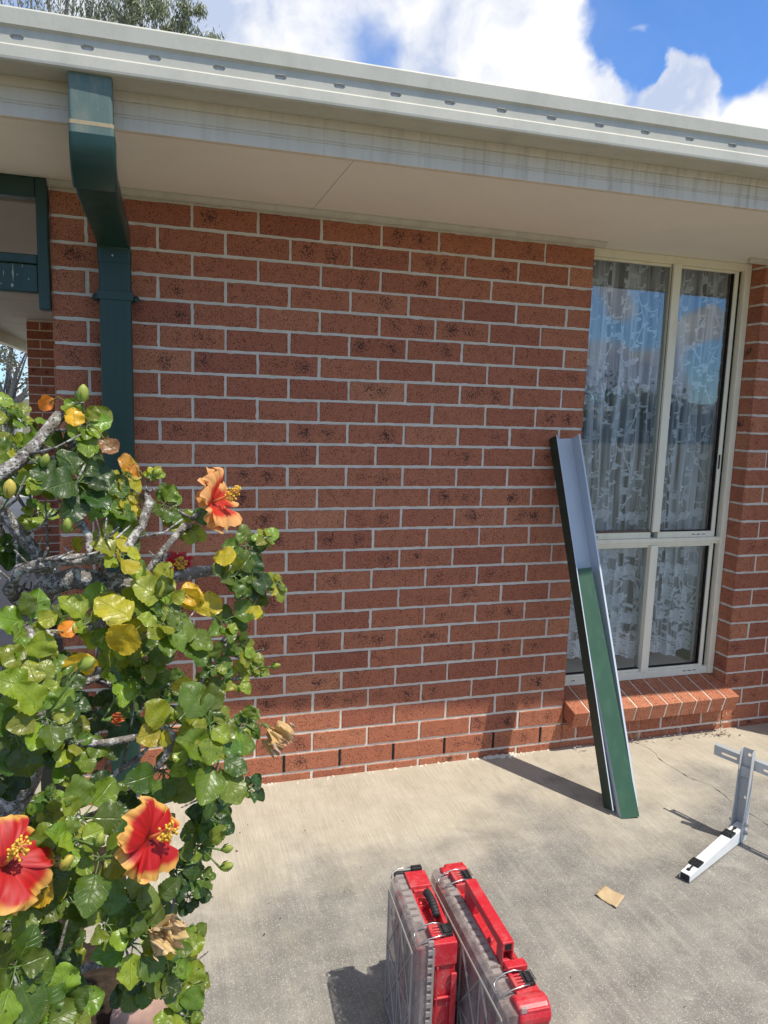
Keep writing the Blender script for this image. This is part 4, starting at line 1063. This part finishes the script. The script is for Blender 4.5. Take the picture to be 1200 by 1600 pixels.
# node skeleton: (position, parent)
nodes = [bush_base.copy()]; par = [-1]
def add_path(start, pts, wob=.006):
    cur = start
    for p in pts:
        a = nodes[cur]; n_ = max(1, int((p-a).length/.05))
        for k in range(1, n_+1):
            q = a.lerp(p, k/n_)
            if k < n_: q += Vector([rh.uniform(-wob, wob) for _ in range(3)])
            nodes.append(q); par.append(cur); cur = len(nodes)-1
    return cur
def nearest(p, skip=0):
    return min(range(skip, len(nodes)), key=lambda i: (nodes[i]-p).length)
tr = add_path(0, [Vector((-.50, -1.60, .3)), at(40, 1240, 1.42), at(50, 1100, 1.38), at(45, 960, 1.34)], .012)
m1 = nearest(at(50, 1100, 1.38))
add_path(tr, [at(76, 892, 1.30), at(36, 836, 1.25), at(0, 800, 1.22), at(-30, 752, 1.2), at(8, 738, 1.22), at(40, 712, 1.24), at(80, 672, 1.28), at(104, 628, 1.30)])
add_path(tr, [at(0, 905, 1.22), at(60, 874, 1.22), at(132, 878, 1.24), at(190, 866, 1.28)])
b3 = add_path(tr, [at(80, 896, 1.28), at(152, 910, 1.30), at(216, 916, 1.34), at(268, 900, 1.38), at(340, 890, 1.42)])
add_path(nearest(at(190, 866, 1.28)), [at(212, 840, 1.30), at(232, 800, 1.33), at(236, 766, 1.33)])
add_path(nearest(at(132, 878, 1.24)), [at(150, 852, 1.25), at(128, 820, 1.26), at(104, 788, 1.27)])
add_path(nearest(at(216, 916, 1.34)), [at(238, 880, 1.35), at(258, 858, 1.36), at(276, 834, 1.37)])
add_path(nearest(at(276, 834, 1.37)), [at(300, 810, 1.4), at(326, 792, 1.42)])
t2_ = add_path(m1, [at(150, 1060, 1.5), at(230, 1100, 1.5), at(330, 1110, 1.48), at(380, 1140, 1.46)])
add_path(nearest(at(150, 1060, 1.5)), [at(210, 1010, 1.5), at(290, 1000, 1.5), at(380, 1020, 1.5)])
add_path(m1, [at(90, 1200, 1.4), at(148, 1232, 1.38), at(192, 1196, 1.38), at(240, 1172, 1.38)])
add_path(nearest(at(148, 1232, 1.38)), [at(216, 1264, 1.38), at(296, 1232, 1.40), at(380, 1222, 1.40)])
add_path(nearest(Vector((-.50, -1.60, .3))), [at(60, 1400, 1.45), at(140, 1420, 1.42), at(250, 1400, 1.45), at(310, 1350, 1.48)])
add_path(nearest(Vector((-.50, -1.60, .2))), [at(10, 1470, 1.35), at(60, 1505, 1.35), at(96, 1528, 1.35), at(140, 1504, 1.38), at(200, 1500, 1.4), at(270, 1520, 1.42)])
add_path(m1, [at(30, 1160, 1.25), at(80, 1130, 1.22), at(20, 1080, 1.2)])
add_path(nearest(at(60, 1400, 1.45)), [at(20, 1420, 1.2), at(50, 1380, 1.16)])
add_path(nearest(at(20, 1420, 1.2)), [at(30, 1500, 1.1), at(60, 1560, 1.08)])
NMAIN = len(nodes)

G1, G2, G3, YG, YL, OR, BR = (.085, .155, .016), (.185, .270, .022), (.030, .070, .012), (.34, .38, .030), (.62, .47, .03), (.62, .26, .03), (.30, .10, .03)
# clusters (x, y, depth, leaf size in m, count, tone)
CL = [(136, 664, 1.27, .058, 6, G2), (108, 700, 1.28, .062, 4, G3), (124, 752, 1.22, .075, 4, G3), (158, 780, 1.27, .062, 5, G1), (72, 752, 1.25, .055, 5, G2), (28, 700, 1.3, .06, 5, G2),
      (20, 740, 1.35, .06, 5, G1), (200, 742, 1.34, .040, 5, YG), (196, 776, 1.31, .052, 3, YG), (184, 832, 1.27, .05, 5, G1), (190, 868, 1.22, .062, 3, YG), (60, 800, 1.38, .055, 5, G2),
      (256, 788, 1.38, .045, 5, G1), (296, 824, 1.40, .05, 5, G2), (240, 742, 1.34, .022, 4, YG), (416, 840, 1.5, .036, 7, G2), (384, 852, 1.48, .04, 5, G1), (366, 900, 1.42, .058, 6, G1), (392, 905, 1.46, .05, 4, G3),
      (434, 912, 1.5, .034, 7, YG), (396, 940, 1.48, .04, 4, G1), (236, 922, 1.30, .056, 5, G2), (262, 948, 1.26, .062, 5, G1), (256, 975, 1.24, .066, 6, G2), (284, 990, 1.28, .06, 5, G1), (350, 970, 1.42, .058, 5, G1),
      (376, 1006, 1.45, .05, 6, G2), (336, 1040, 1.40, .055, 6, G1), (404, 1044, 1.5, .036, 6, G2), (372, 1060, 1.46, .042, 4, G2), (184, 956, 1.22, .056, 2, YG), (140, 972, 1.24, .062, 5, G2), (48, 975, 1.14, .062, 4, G2),
      (60, 1046, 1.08, .062, 6, G2), (58, 1078, 1.05, .06, 5, G2), (98, 1086, 1.08, .055, 4, G3), (180, 1052, 1.26, .062, 5, G2), (224, 1030, 1.30, .06, 5, G2), (230, 1060, 1.30, .05, 4, G1), (324, 1084, 1.40, .05, 5, G1),
      (264, 1076, 1.36, .05, 5, G1), (72, 1120, 1.02, .075, 4, G2), (24, 1150, 1.02, .075, 4, G1), (118, 1160, 1.10, .06, 4, G2), (80, 1166, 1.08, .056, 3, G3), (100, 1194, 1.10, .065, 3, G2), (156, 1156, 1.3, .06, 6, G3),
      (268, 1138, 1.16, .078, 4, YG), (328, 1132, 1.14, .084, 4, G2), (338, 1178, 1.14, .080, 4, G1), (256, 1204, 1.16, .074, 3, G1), (300, 1194, 1.14, .045, 4, G2), (362, 1160, 1.3, .050, 4, G2), (384, 1132, 1.4, .042, 7, G1),
      (390, 1232, 1.38, .036, 7, G3), (336, 1236, 1.28, .055, 6, G3), (180, 1252, 1.12, .076, 3, G3), (130, 1278, 1.04, .080, 4, G2), (118, 1312, 1.0, .055, 4, G2), (156, 1340, 1.02, .074, 3, G2), (76, 1344, 1.0, .06, 4, G2),
      (48, 1400, 1.0, .07, 4, G2), (104, 1396, 1.02, .055, 5, G1), (328, 1276, 1.35, .055, 6, G3), (312, 1322, 1.32, .055, 6, G1), (276, 1360, 1.28, .055, 6, G3), (318, 1372, 1.36, .045, 6, G1), (296, 1400, 1.36, .045, 6, G3),
      (166, 1444, 1.02, .068, 3, G2), (200, 1412, 1.08, .062, 5, G1), (236, 1412, 1.12, .06, 5, G1), (208, 1474, 1.06, .09, 3, G1), (274, 1484, 1.2, .055, 5, G2), (292, 1476, 1.24, .045, 5, YG), (232, 1528, 1.15, .062, 5, G3),
      (264, 1522, 1.16, .062, 5, G1), (296, 1552, 1.2, .058, 6, G2), (290, 1588, 1.15, .062, 5, G2), (24, 1512, .92, .09, 3, G1), (24, 1566, .92, .085, 4, G1), (100, 1582, .98, .065, 3, G2), (60, 1606, .95, .07, 3, G1),
      (60, 1470, 1.15, .06, 5, G3), (110, 1480, 1.18, .055, 5, G1), (20, 1445, 1.1, .06, 4, G1), (90, 1530, 1.12, .06, 5, G3), (6, 1050, 1.15, .06, 4, G1), (0, 1200, 1.1, .06, 4, G3), (150, 1110, 1.4, .055, 5, G3), (20, 850, 1.35, .055, 5, G3), (10, 640, 1.5, .05, 5, G2), (40, 655, 1.5, .045, 6, G2), (300, 1120, 1.4, .05, 5, G1), (210, 1120, 1.38, .05, 5, G3)]
# fuller interior, farther back
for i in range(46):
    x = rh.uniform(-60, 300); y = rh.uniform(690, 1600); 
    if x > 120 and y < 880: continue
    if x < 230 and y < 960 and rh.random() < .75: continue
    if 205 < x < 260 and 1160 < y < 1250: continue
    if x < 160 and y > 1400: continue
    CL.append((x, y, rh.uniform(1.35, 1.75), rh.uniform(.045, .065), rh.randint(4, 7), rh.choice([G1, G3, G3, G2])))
# the side of the bush beyond the left edge of the view
for i in range(90):
    c = Vector((rh.uniform(-1.15, -.35), rh.uniform(-2.0, -1.1), rh.uniform(.35, 1.5)))
    v = RM.transposed() @ (c-CAM)
    px = 600+FPX*v.x/-v.z
    if px > -25 or (c-CAM).length < .75: continue
    CL.append((px, 800-FPX*v.y/-v.z, -v.z, rh.uniform(.05, .07), rh.randint(4, 7), rh.choice([G1, G2, G3])))
single = [(74, 630, 1.3, .032, OR, 1), (116, 655, 1.26, .034, YL, 1), (172, 698, 1.28, .038, BR, 1), (198, 722, 1.33, .036, OR, 1), (212, 734, 1.33, .028, OR, 1), (352, 868, 1.38, .045, YL, 1), (300, 934, 1.33, .046, YL, 2), (398, 957, 1.44, .034, YL, 1),
          (184, 952, 1.19, .066, (.45, .46, .03), 1), (196, 994, 1.18, .056, (.58, .38, .02), 1), (288, 1072, 1.30, .048, YL, 1), (125, 1038, 1.1, .05, YL, 1), (104, 985, 1.2, .03, OR, 1), (328, 950, 1.4, .05, YL, 1), (258, 1494, 1.12, .035, YL, 1), (64, 1388, .99, .045, (.55, .38, .03), 1), (120, 850, 1.3, .03, YG, 1)]

LW = [.34, .82, .99, 1.0, .98, .93, .83, .66, .34]     # half-width along a broad ovate leaf
def leaf(mb, base, d, up, size, tone, var=.36):
    """broad crinkled leaf growing from base along d"""
    d = d.normalized(); s = d.cross(up); s = s.normalized() if s.length > 1e-3 else d.orthogonal().normalized(); nrm = s.cross(d)
    nl, nw = 14, 6; cup = rh.uniform(-.1, .45); droop = rh.uniform(.0, .85); ph = rh.uniform(0, 6.3); wav = rh.uniform(.03, .085); wid = rh.uniform(.88, 1.12)
    vs = []; uv = []
    for i in range(nl+1):
        t = i/nl; x = t*(len(LW)-1); k = min(int(x), len(LW)-2); hw_ = (LW[k]*(1-(x-k))+LW[k+1]*(x-k))*.47*wid
        hw_ = max(hw_, .012)*(1+(.045 if i % 2 else -.035))
        for j in range(nw+1):
            q = j/nw*2-1
            lz = -droop*t*t*.5+cup*hw_*2*(q*q)*.55+wav*sin(ph+t*11+q*2.2)*abs(q)-.012*(1-abs(q))+.060*noise.noise(Vector((q*2.2+ph, t*4.5, ph)))+.034*noise.noise(Vector((q*5+ph, t*9, ph)))
            p = base+(d*(t-.10*q*q*(t-.35)*(1 if t > .35 else 1.6))+s*(q*hw_)+nrm*lz)*size
            vs.append(tuple(p)); uv.append((.5+q*.5, t))
    v = 1+rh.uniform(-var, var); v2 = rh.uniform(.8, 1.45); c = (tone[0]*v*v2, tone[1]*v, tone[2]*v*rh.uniform(.8, 1.2))
    mb.add(vs, [(i*(nw+1)+j, i*(nw+1)+j+1, (i+1)*(nw+1)+j+1, (i+1)*(nw+1)+j) for i in range(nl) for j in range(nw)], 0, c, uv)
lv = MB(); stems = MB(); tips = []
def inner_dir(p):
    c = Vector((-.35, -1.35, .9)); return (p-c).normalized()
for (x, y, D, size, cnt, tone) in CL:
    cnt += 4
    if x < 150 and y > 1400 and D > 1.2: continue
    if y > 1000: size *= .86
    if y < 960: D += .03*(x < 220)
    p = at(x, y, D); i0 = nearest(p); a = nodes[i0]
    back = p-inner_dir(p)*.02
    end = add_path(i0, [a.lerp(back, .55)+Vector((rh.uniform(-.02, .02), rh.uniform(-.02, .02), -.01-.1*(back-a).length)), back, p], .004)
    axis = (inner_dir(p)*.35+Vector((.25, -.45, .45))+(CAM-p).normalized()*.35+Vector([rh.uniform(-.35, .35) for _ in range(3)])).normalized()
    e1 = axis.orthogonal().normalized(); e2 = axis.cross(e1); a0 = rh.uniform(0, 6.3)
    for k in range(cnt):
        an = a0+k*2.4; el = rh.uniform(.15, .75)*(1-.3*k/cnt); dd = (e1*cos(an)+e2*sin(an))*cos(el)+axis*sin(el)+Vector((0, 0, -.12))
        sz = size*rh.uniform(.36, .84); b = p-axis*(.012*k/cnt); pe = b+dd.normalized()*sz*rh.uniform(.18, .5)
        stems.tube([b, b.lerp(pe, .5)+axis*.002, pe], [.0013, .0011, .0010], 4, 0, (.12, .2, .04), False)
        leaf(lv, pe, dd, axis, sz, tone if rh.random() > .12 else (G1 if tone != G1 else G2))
for (x, y, D, size, tone, k) in single:
    p = at(x, y, D); i0 = nearest(p); pe = nodes[i0].lerp(p, .9)
    stems.tube([nodes[i0], nodes[i0].lerp(pe, .5)+Vector((0, 0, .01)), pe], [.0016, .0012, .0011], 4, 0, (.2, .2, .05), False)
    for q in range(k):
        toC = (CAM-p).normalized(); s_ = toC.cross(Vector((0, 0, 1))).normalized(); an = rh.uniform(0, 6.3)
        dd = s_*cos(an)+Vector((0, 0, 1))*sin(an)*.8-toC*.2; leaf(lv, p-dd*size*.45, dd, toC+Vector((.3, 0, .5)), size, tone, .12)
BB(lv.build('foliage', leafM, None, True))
BB(stems.build('leaf_stem', plainleaf('green_stem', None), None, True))
# branches: radius from how much each node carries
load = [0]*len(nodes); kids = [[] for _ in nodes]
for i in range(len(nodes)-1, 0, -1): kids[par[i]].append(i)
TW = []
for i in range(len(nodes)-1, -1, -1):
    load[i] = max(1, sum(load[k] for k in kids[i]))
rad = [min(.026, .0016*load[i]**.56*(1.35 if i < NMAIN else 1)+(.0035 if i < NMAIN else 0)) for i in range(len(nodes))]
for i in range(170):                      # short bare twigs on the old wood
    a = nodes[rh.randrange(8, NMAIN)]; d_ = Vector((rh.uniform(-1, 1), rh.uniform(-1, .6), rh.uniform(-.3, 1))).normalized(); l_ = rh.uniform(.03, .13)
    m_ = a+d_*l_*.5+Vector([rh.uniform(-.012, .012) for _ in range(3)]); e_ = m_+(d_+Vector((0, 0, .3))).normalized()*l_*.5
    twg = (a, m_, e_); TW.append(twg)
mb = MB()
for (a, m_, e_) in TW: mb.tube([a, m_, e_], [.0032, .0024, .0014], 5, 0, None, True, .2)
def chain(i):
    pts = [nodes[par[i]]] if par[i] >= 0 else []; rs = [min(rad[i]*1.05, rad[par[i]])] if par[i] >= 0 else []
    cur = i
    while True:
        pts.append(nodes[cur]); rs.append(rad[cur])
        if not kids[cur]: break
        ks = sorted(kids[cur], key=lambda k: -load[k])
        for k in ks[1:]: todo.append(k)
        cur = ks[0]
    # smooth with midpoints
    if len(pts) > 2:
        P_ = [pts[0]]; R_s = [rs[0]]
        for k in range(len(pts)-1):
            P_.append(pts[k].lerp(pts[k+1], .5)); R_s.append((rs[k]+rs[k+1])/2)
        P_.append(pts[-1]); R_s.append(rs[-1]); pts, rs = P_, R_s
    mb.tube(pts, rs, 9 if max(rs) > .006 else 6, 0, None, True, .22)
todo = [0]
while todo: chain(todo.pop())
BB(mb.build('branches', barkM, None, True))

# flowers ---------------------------------------------------------------
RD, ED = (.50, .006, .006), (.78, .42, .09)
def flower(p, face_, size, seed, wilt=False, cols=(RD, ED), open_=1.0, edge_w=0.0):
    r_ = random.Random(seed); face_ = face_.normalized(); e1 = face_.orthogonal().normalized(); e2 = face_.cross(e1)
    mb = MB()
    for k in range(5 if not wilt else 4):
        an = k*2*pi/5+r_.uniform(-.12, .12); rdir = e1*cos(an)+e2*sin(an); sd = face_.cross(rdir); nl, nw = 14, 16; vs = []; cs_ = []
        for i in range(nl+1):
            t = i/nl
            for j in range(nw+1):
                q = j/nw*2-1; hw_ = .09+.66*math.sin(min(1, t*1.02)*pi*.60)**1.15
                ruf = (.11*sin(q*7+k*2.1+t*3)+.07*sin(q*15+k*1.3+t*4))*t*t*(1.7 if wilt else 1)
                edge = .05*sin(q*8+k*3)+.028*sin(q*21+k)-.20*q*q
                tt = t*(1+edge*t); w_ = hw_*q*(.45 if wilt else 1)
                lift = .35*(1-open_)*t+.34*sin(t*pi*.5)-.26*open_*t*t+ruf+.09*(1 if k % 2 else -1)*t-.10*(1-abs(q))*t
                if wilt: w_ = hw_*q*.75; lift = .55*t+.42*noise.noise(Vector((q*2.4, t*3, seed+k)))+ruf*.8
                p_ = p+(rdir*tt*(open_ if not wilt else .32)+sd*w_+face_*lift)*size
                vs.append(tuple(p_))
                e = max(0, min(1, (t-.83+edge_w)/.15+max(0, abs(q)-.80)*2.2*(t > .45)+.35*noise.noise(Vector((q*5, k, t*4)))*t))
                cc = [cols[0][m]*(1-e)+cols[1][m]*e for m in range(3)]
                st_ = .86+.16*sin(q*26+k*2)+.14*noise.noise(Vector((q*9, k*3, seed*1.0))); cc = [c*st_ for c in cc]
                if t < .2 and not wilt: cc = [c*.5 for c in cc]
                cs_.append(tuple(cc))
        fs = [(i*(nw+1)+j, i*(nw+1)+j+1, (i+1)*(nw+1)+j+1, (i+1)*(nw+1)+j) for i in range(nl) for j in range(nw)]
        o = len(mb.v); mb.v += vs
        for f in fs: mb.f.append([o+a for a in f]); mb.m.append(0); mb.c.append([cs_[a] for a in f]); mb.uv.append(None)
    fo = BB(mb.build('flower', petalM, None, True))
    if not wilt and open_ > .5:
        mb = MB(); ax = face_+e1*.25
        pts = [p+ax*size*t_*.75 for t_ in (0, .3, .6, .85, 1)]; mb.tube(pts, [.003, .0026, .0024, .0022, .0015], 8, 0, (.75, .25, .08))
        for k in range(46):
            a_ = r_.uniform(0, 6.3); t_ = r_.uniform(.55, 1.0); b = p+ax*size*.75*t_; d_ = (e1*cos(a_)+e2*sin(a_)+face_*r_.uniform(-.1, .6)).normalized()
            e_ = b+d_*r_.uniform(.006, .012); mb.tube([b, e_], .0005, 4, 0, (.8, .5, .1)); mb.tube([e_-d_*.001, e_+d_*.0022], [.0022, .0016], 5, 0, (.85, .55, .06))
        o = mb.build('stamen', gumleafM, None, True); o.parent = fo
    i0 = nearest(p); mb = MB(); mb.tube([nodes[i0], nodes[i0].lerp(p, .5)+Vector((0, 0, -.01)), p-face_*.02, p], [.0022, .0018, .0025, .006], 6, 0, (.14, .22, .05))
    o = mb.build('flower_stalk', gumleafM, None, True); o.parent = fo
    return fo
cdir = lambda p: (CAM-p).normalized()
p = at(232, 1310, 1.03); flower(p, cdir(p)+Vector((1.05, -.1, .0)), .053, 1, edge_w=.10)
p = at(6, 1352, .95); flower(p, cdir(p)+Vector((.5, -.1, .7)), .060, 2, edge_w=.06)
p = at(330, 786, 1.36); flower(p, Vector((.75, -.45, .25)), .072, 3, cols=((.66, .04, .015), (.82, .40, .13)), open_=.72, edge_w=.32)
p = at(278, 886, 1.40); flower(p, cdir(p)+Vector((.5, 0, .6)), .034, 4, cols=((.62, .01, .02), (.75, .12, .08)), open_=.8)
p = at(422, 1140, 1.40); flower(p, Vector((.8, -.3, -.75)), .060, 5, True, ((.66, .42, .16), (.60, .42, .34)))
p = at(246, 1452, 1.08); flower(p, cdir(p)+Vector((.5, 0, -.5)), .052, 6, True, ((.72, .52, .24), (.66, .46, .30)))
p = at(176, 1124, 1.22); flower(p, Vector((.7, -.4, .2)), .020, 7, True, ((.70, .16, .04), (.70, .25, .10)))
# buds
for (x, y, D, s, up_) in [(128, 630, 1.28, 1.2, 1), (14, 778, 1.15, 1.1, 1), (104, 832, 1.2, .9, 1), (98, 1358, .97, .9, .6), (153, 1322, 1.0, .8, .8), (346, 1328, 1.3, .8, 0), (344, 1356, 1.3, .9, 0), (66, 730, 1.22, .9, .7), (124, 1046, 1.02, 1.0, .3), (424, 1042, 1.48, .7, 0), (240, 745, 1.33, .7, .5)]:
    p = at(x, y, D); d_ = Vector((.8, -.3, .25)).lerp(Vector((.1, -.1, 1)), up_).normalized(); L2 = .026*s; c = rh.choice([(.30, .36, .06), (.55, .45, .08), (.36, .42, .07)])
    mb = MB(); mb.tube([p, p+d_*L2*.2, p+d_*L2*.55, p+d_*L2*.85, p+d_*L2*1.05], [.003*s, .0068*s, .0082*s, .006*s, .0015*s], 9, 0, c, True, .5)
    i0 = nearest(p); mb.tube([nodes[i0], nodes[i0].lerp(p, .6), p], [.0016, .0015, .0022], 5, 0, (.14, .22, .05))
    for k in range(5):
        a_ = k*1.257; e1 = d_.orthogonal().normalized(); e2 = d_.cross(e1); r0 = (e1*cos(a_)+e2*sin(a_))
        mb.add([tuple(p+r0*.003), tuple(p+r0*.010*s+d_*.008*s+e2*.002), tuple(p+r0*.011*s+d_*.018*s), tuple(p+r0*.008*s+d_*.008*s-e2*.003)], [(0, 1, 2, 3)], 0, (.16, .28, .05))
    BB(mb.build('bud', gumleafM, None, True))

# fern-like ground cover and a stone below the bush
mb = MB()
for i in range(150):
    b = Vector((rh.uniform(-.75, .08), rh.uniform(-1.60, -.95), -.01)); h_ = rh.uniform(.08, .24); d_ = Vector((rh.uniform(-.6, .6), rh.uniform(-.6, .6), 1)).normalized()
    pts = [b+d_*h_*t_+Vector((d_.x, d_.y, 0))*h_*t_*t_*.7 for t_ in (0, .3, .6, 1)]
    mb.tube(pts, [.0012, .001, .0008, .0004], 3, 0, (.07, .13, .03), False)
    for k in range(18):
        t_ = .25+.75*k/18; q = b+d_*h_*t_+Vector((d_.x, d_.y, 0))*h_*t_*t_*.7; s_ = 1 if k % 2 else -1
        v_ = Vector((-d_.y, d_.x, .2)); v_ = (v_.normalized() if v_.length > .01 else Vector((1, 0, 0)))*s_+Vector((0, 0, .4)); l_ = .028*(1.1-t_)
        mb.add([tuple(q), tuple(q+v_*l_+Vector((0, 0, .002))), tuple(q+v_*l_-Vector((0, 0, .001)))], [(0, 1, 2)], 0, (rh.uniform(.05, .1), rh.uniform(.13, .2), .03))
tag(mb.build('fern_undergrowth', gumleafM), 'feathery green undergrowth below the hibiscus bush', 'undergrowth', kind='stuff')
mb = MB(); c = onZ(222, 1572, .05)+Vector((0, .02, -.03)); vs = []; nn = 12
for i in range(nn+1):
    th = pi*i/nn
    for j in range(20):
        a_ = 2*pi*j/20; d_ = Vector((sin(th)*cos(a_), sin(th)*sin(a_), cos(th))); r_ = 1+.16*noise.noise(d_*1.7+Vector((3, 1, 2)))
        vs.append(tuple(c+Vector((d_.x*.075*r_, d_.y*.065*r_, d_.z*.062*r_))))
mb.add(vs, [(i*20+j, (i+1)*20+j, (i+1)*20+(j+1) % 20, i*20+(j+1) % 20) for i in range(nn) for j in range(20)])
o = mb.build('garden_stone', rockM, None, True); tag(o, 'pinkish rounded stone on the ground under the hibiscus bush', 'stone')
mb = MB(); a = Vector((-.052, -.40, 0)); mb.tube([a, a+Vector((.004, 0, .42)), a+Vector((.0, .003, .83))], [.016, .015, .014], 8)
o = mb.build('garden_stake', paint('pale_timber', (.60, .54, .36, 1), .8)); tag(o, 'pale timber stake standing behind the hibiscus bush', 'stake')

# ------------------------------------------------------------------ trees
def tree(name, label, cat, base, H_, crown_c, crown_r, nclump, nleaf, lw, ll, tones, trunk_r, droop=.6, seed=1, group=None, lift=0):
    r_ = random.Random(seed); root = empty(name, base); tag(root, label, cat, group)
    mb = MB(); lf = MB(); top = Vector(crown_c)
    fork = base.lerp(top, .45)+Vector((r_.uniform(-.2, .2), 0, 0))
    mb.tube([base, base.lerp(fork, .5)+Vector((.05, 0, 0)), fork], [trunk_r*1.25, trunk_r, trunk_r*.8], 12, 0, None, True, .1)
    cl = []
    for i in range(nclump):
        while True:
            d_ = Vector([r_.uniform(-1, 1) for _ in range(3)])
            if d_.length < 1: break
        c = top+Vector((d_.x*crown_r[0], d_.y*crown_r[1], d_.z*crown_r[2])); cl.append(c)
        if i % 2 == 0:
            m = fork.lerp(c, .5)+Vector([r_.uniform(-.15, .15)*crown_r[0] for _ in range(3)])
            mb.tube([fork, fork.lerp(m, .5)+Vector((0, 0, .1)), m, m.lerp(c, .6), c], [trunk_r*.45, trunk_r*.3, trunk_r*.18, trunk_r*.1, .006], 6, 0, None, False, .1)
    for c in cl:
        cr_ = r_.uniform(.16, .34)*min(crown_r)
        t0 = r_.choice(tones)
        for k in range(nleaf):
            d_ = Vector([r_.gauss(0, .5) for _ in range(3)]); p = c+d_*cr_
            dr = (Vector((r_.uniform(-1, 1), r_.uniform(-1, 1), -droop*1.5))).normalized(); sd = dr.orthogonal().normalized(); sd = Matrix.Rotation(r_.uniform(0, 6.3), 3, dr) @ sd
            l = ll*r_.uniform(.6, 1.2); w_ = lw*r_.uniform(.7, 1.2); v = r_.uniform(.7, 1.3)
            lf.add([tuple(p), tuple(p+dr*l*.5+sd*w_), tuple(p+dr*l), tuple(p+dr*l*.5-sd*w_)], [(0, 1, 2, 3)], 0, (t0[0]*v, t0[1]*v, t0[2]*v))
    for o in (mb.build('trunk', barkM, None, True), lf.build('crown', gumleafM)):
        o.parent = root; o.matrix_parent_inverse = Matrix.Translation(-base)
    return root
GG = [(.20, .22, .13), (.14, .17, .09), (.26, .27, .17), (.10, .12, .07)]
c = at(90, -20, 13.0)
tree('gum_tree', 'tall grey-green gum tree rising behind the roof', 'tree', Vector((c.x-.3, c.y, -.05)), 7, c, (1.5, 1.6, 1.25), 62, 130, .011, .12, GG, .16, .8, 5)
c = at(255, 60, 13.4)
tree('gum_tree', 'pale leafy gum tree top nearest the sky behind the gutter', 'tree', Vector((c.x-.3, c.y, -.05)), 6, c, (1.25, 1.0, .62), 60, 190, .012, .12, [(.24, .27, .15), (.19, .22, .12), (.30, .32, .2)], .11, .8, 8)
c = at(18, 575, 15)
tree('street_tree', 'bare-branched pale tree seen under the porch roof', 'tree', Vector((c.x, c.y, -.05)), 4, c+Vector((0, 0, .5)), (1.6, 1.2, 1.0), 46, 50, .02, .10, [(.24, .22, .13), (.12, .12, .06), (.35, .31, .2)], .14, .3, 13)
c = at(25, 690, 9)
tree('garden_shrub', 'sunlit yellow-green shrub beside the porch pier', 'shrub', Vector((c.x, c.y, -.05)), 1.4, c+Vector((-.1, 0, -.12)), (.55, .45, .42), 26, 120, .014, .055, [(.20, .26, .05), (.12, .18, .03), (.32, .34, .08)], .02, .1, 15)
# white post and parked van glimpsed far beyond the porch
c = onY(27, 600, 20)
mb = MB(); mb.tube([(c.x, 20, -.05), (c.x, 20, 1.2), (c.x, 20, 2.45)], [.09, .085, .08], 10)
o = mb.build('white_post', whiteMetalM, None, True); tag(o, 'distant white post seen under the porch roof', 'post')
# dense trees on the far side of the yard, behind the viewpoint (seen mirrored in the window)
lf = MB(); r_ = random.Random(31)
for i in range(26):
    cx = 6+i*2.0+r_.uniform(-1, 1); cy = -36+r_.uniform(-3, 3); hh = r_.uniform(3.2, 4.2)+(1.0 if i in (9, 10, 16, 17, 22) else 0)
    for k in range(260):
        d_ = Vector([r_.gauss(0, .45) for _ in range(3)]); p = Vector((cx+d_.x*2.1, cy+d_.y*2, max(0, hh*.45+d_.z*hh*.45)))
        q = Euler((r_.uniform(0, 3), r_.uniform(0, 3), r_.uniform(0, 3))).to_matrix(); s_ = r_.uniform(.07, .16); v = r_.uniform(.5, 1.4)
        lf.add([tuple(p+q @ Vector(a)*s_) for a in [(-1, 0, 0), (0, .7, .1), (1, 0, 0), (0, -.7, .1)]], [(0, 1, 2, 3)], 0, (.05*v, .085*v, .03*v))
k0 = []; nn = 160
for j in range(9):
    for i in range(nn+1):
        x = 2+56*i/nn; hh = 2.7+.9*noise.noise(Vector((x*.22, 0, 4)))+.35*noise.noise(Vector((x*1.1, 0, 1))); a_ = pi*j/8
        k0.append((x, -36+cos(a_)*(2.2+.6*noise.noise(Vector((x*.6, j*.5, 3)))), max(-.1, sin(a_)*hh+.18*noise.noise(Vector((x*2.2, j*1.3, 8))))))
lf.add(k0, [(j*(nn+1)+i, j*(nn+1)+i+1, (j+1)*(nn+1)+i+1, (j+1)*(nn+1)+i) for j in range(8) for i in range(nn)], 0, (.035, .055, .025))
tag(lf.build('far_trees', gumleafM), 'dark distant belt of trees mirrored in the window glass', 'trees', kind='stuff')
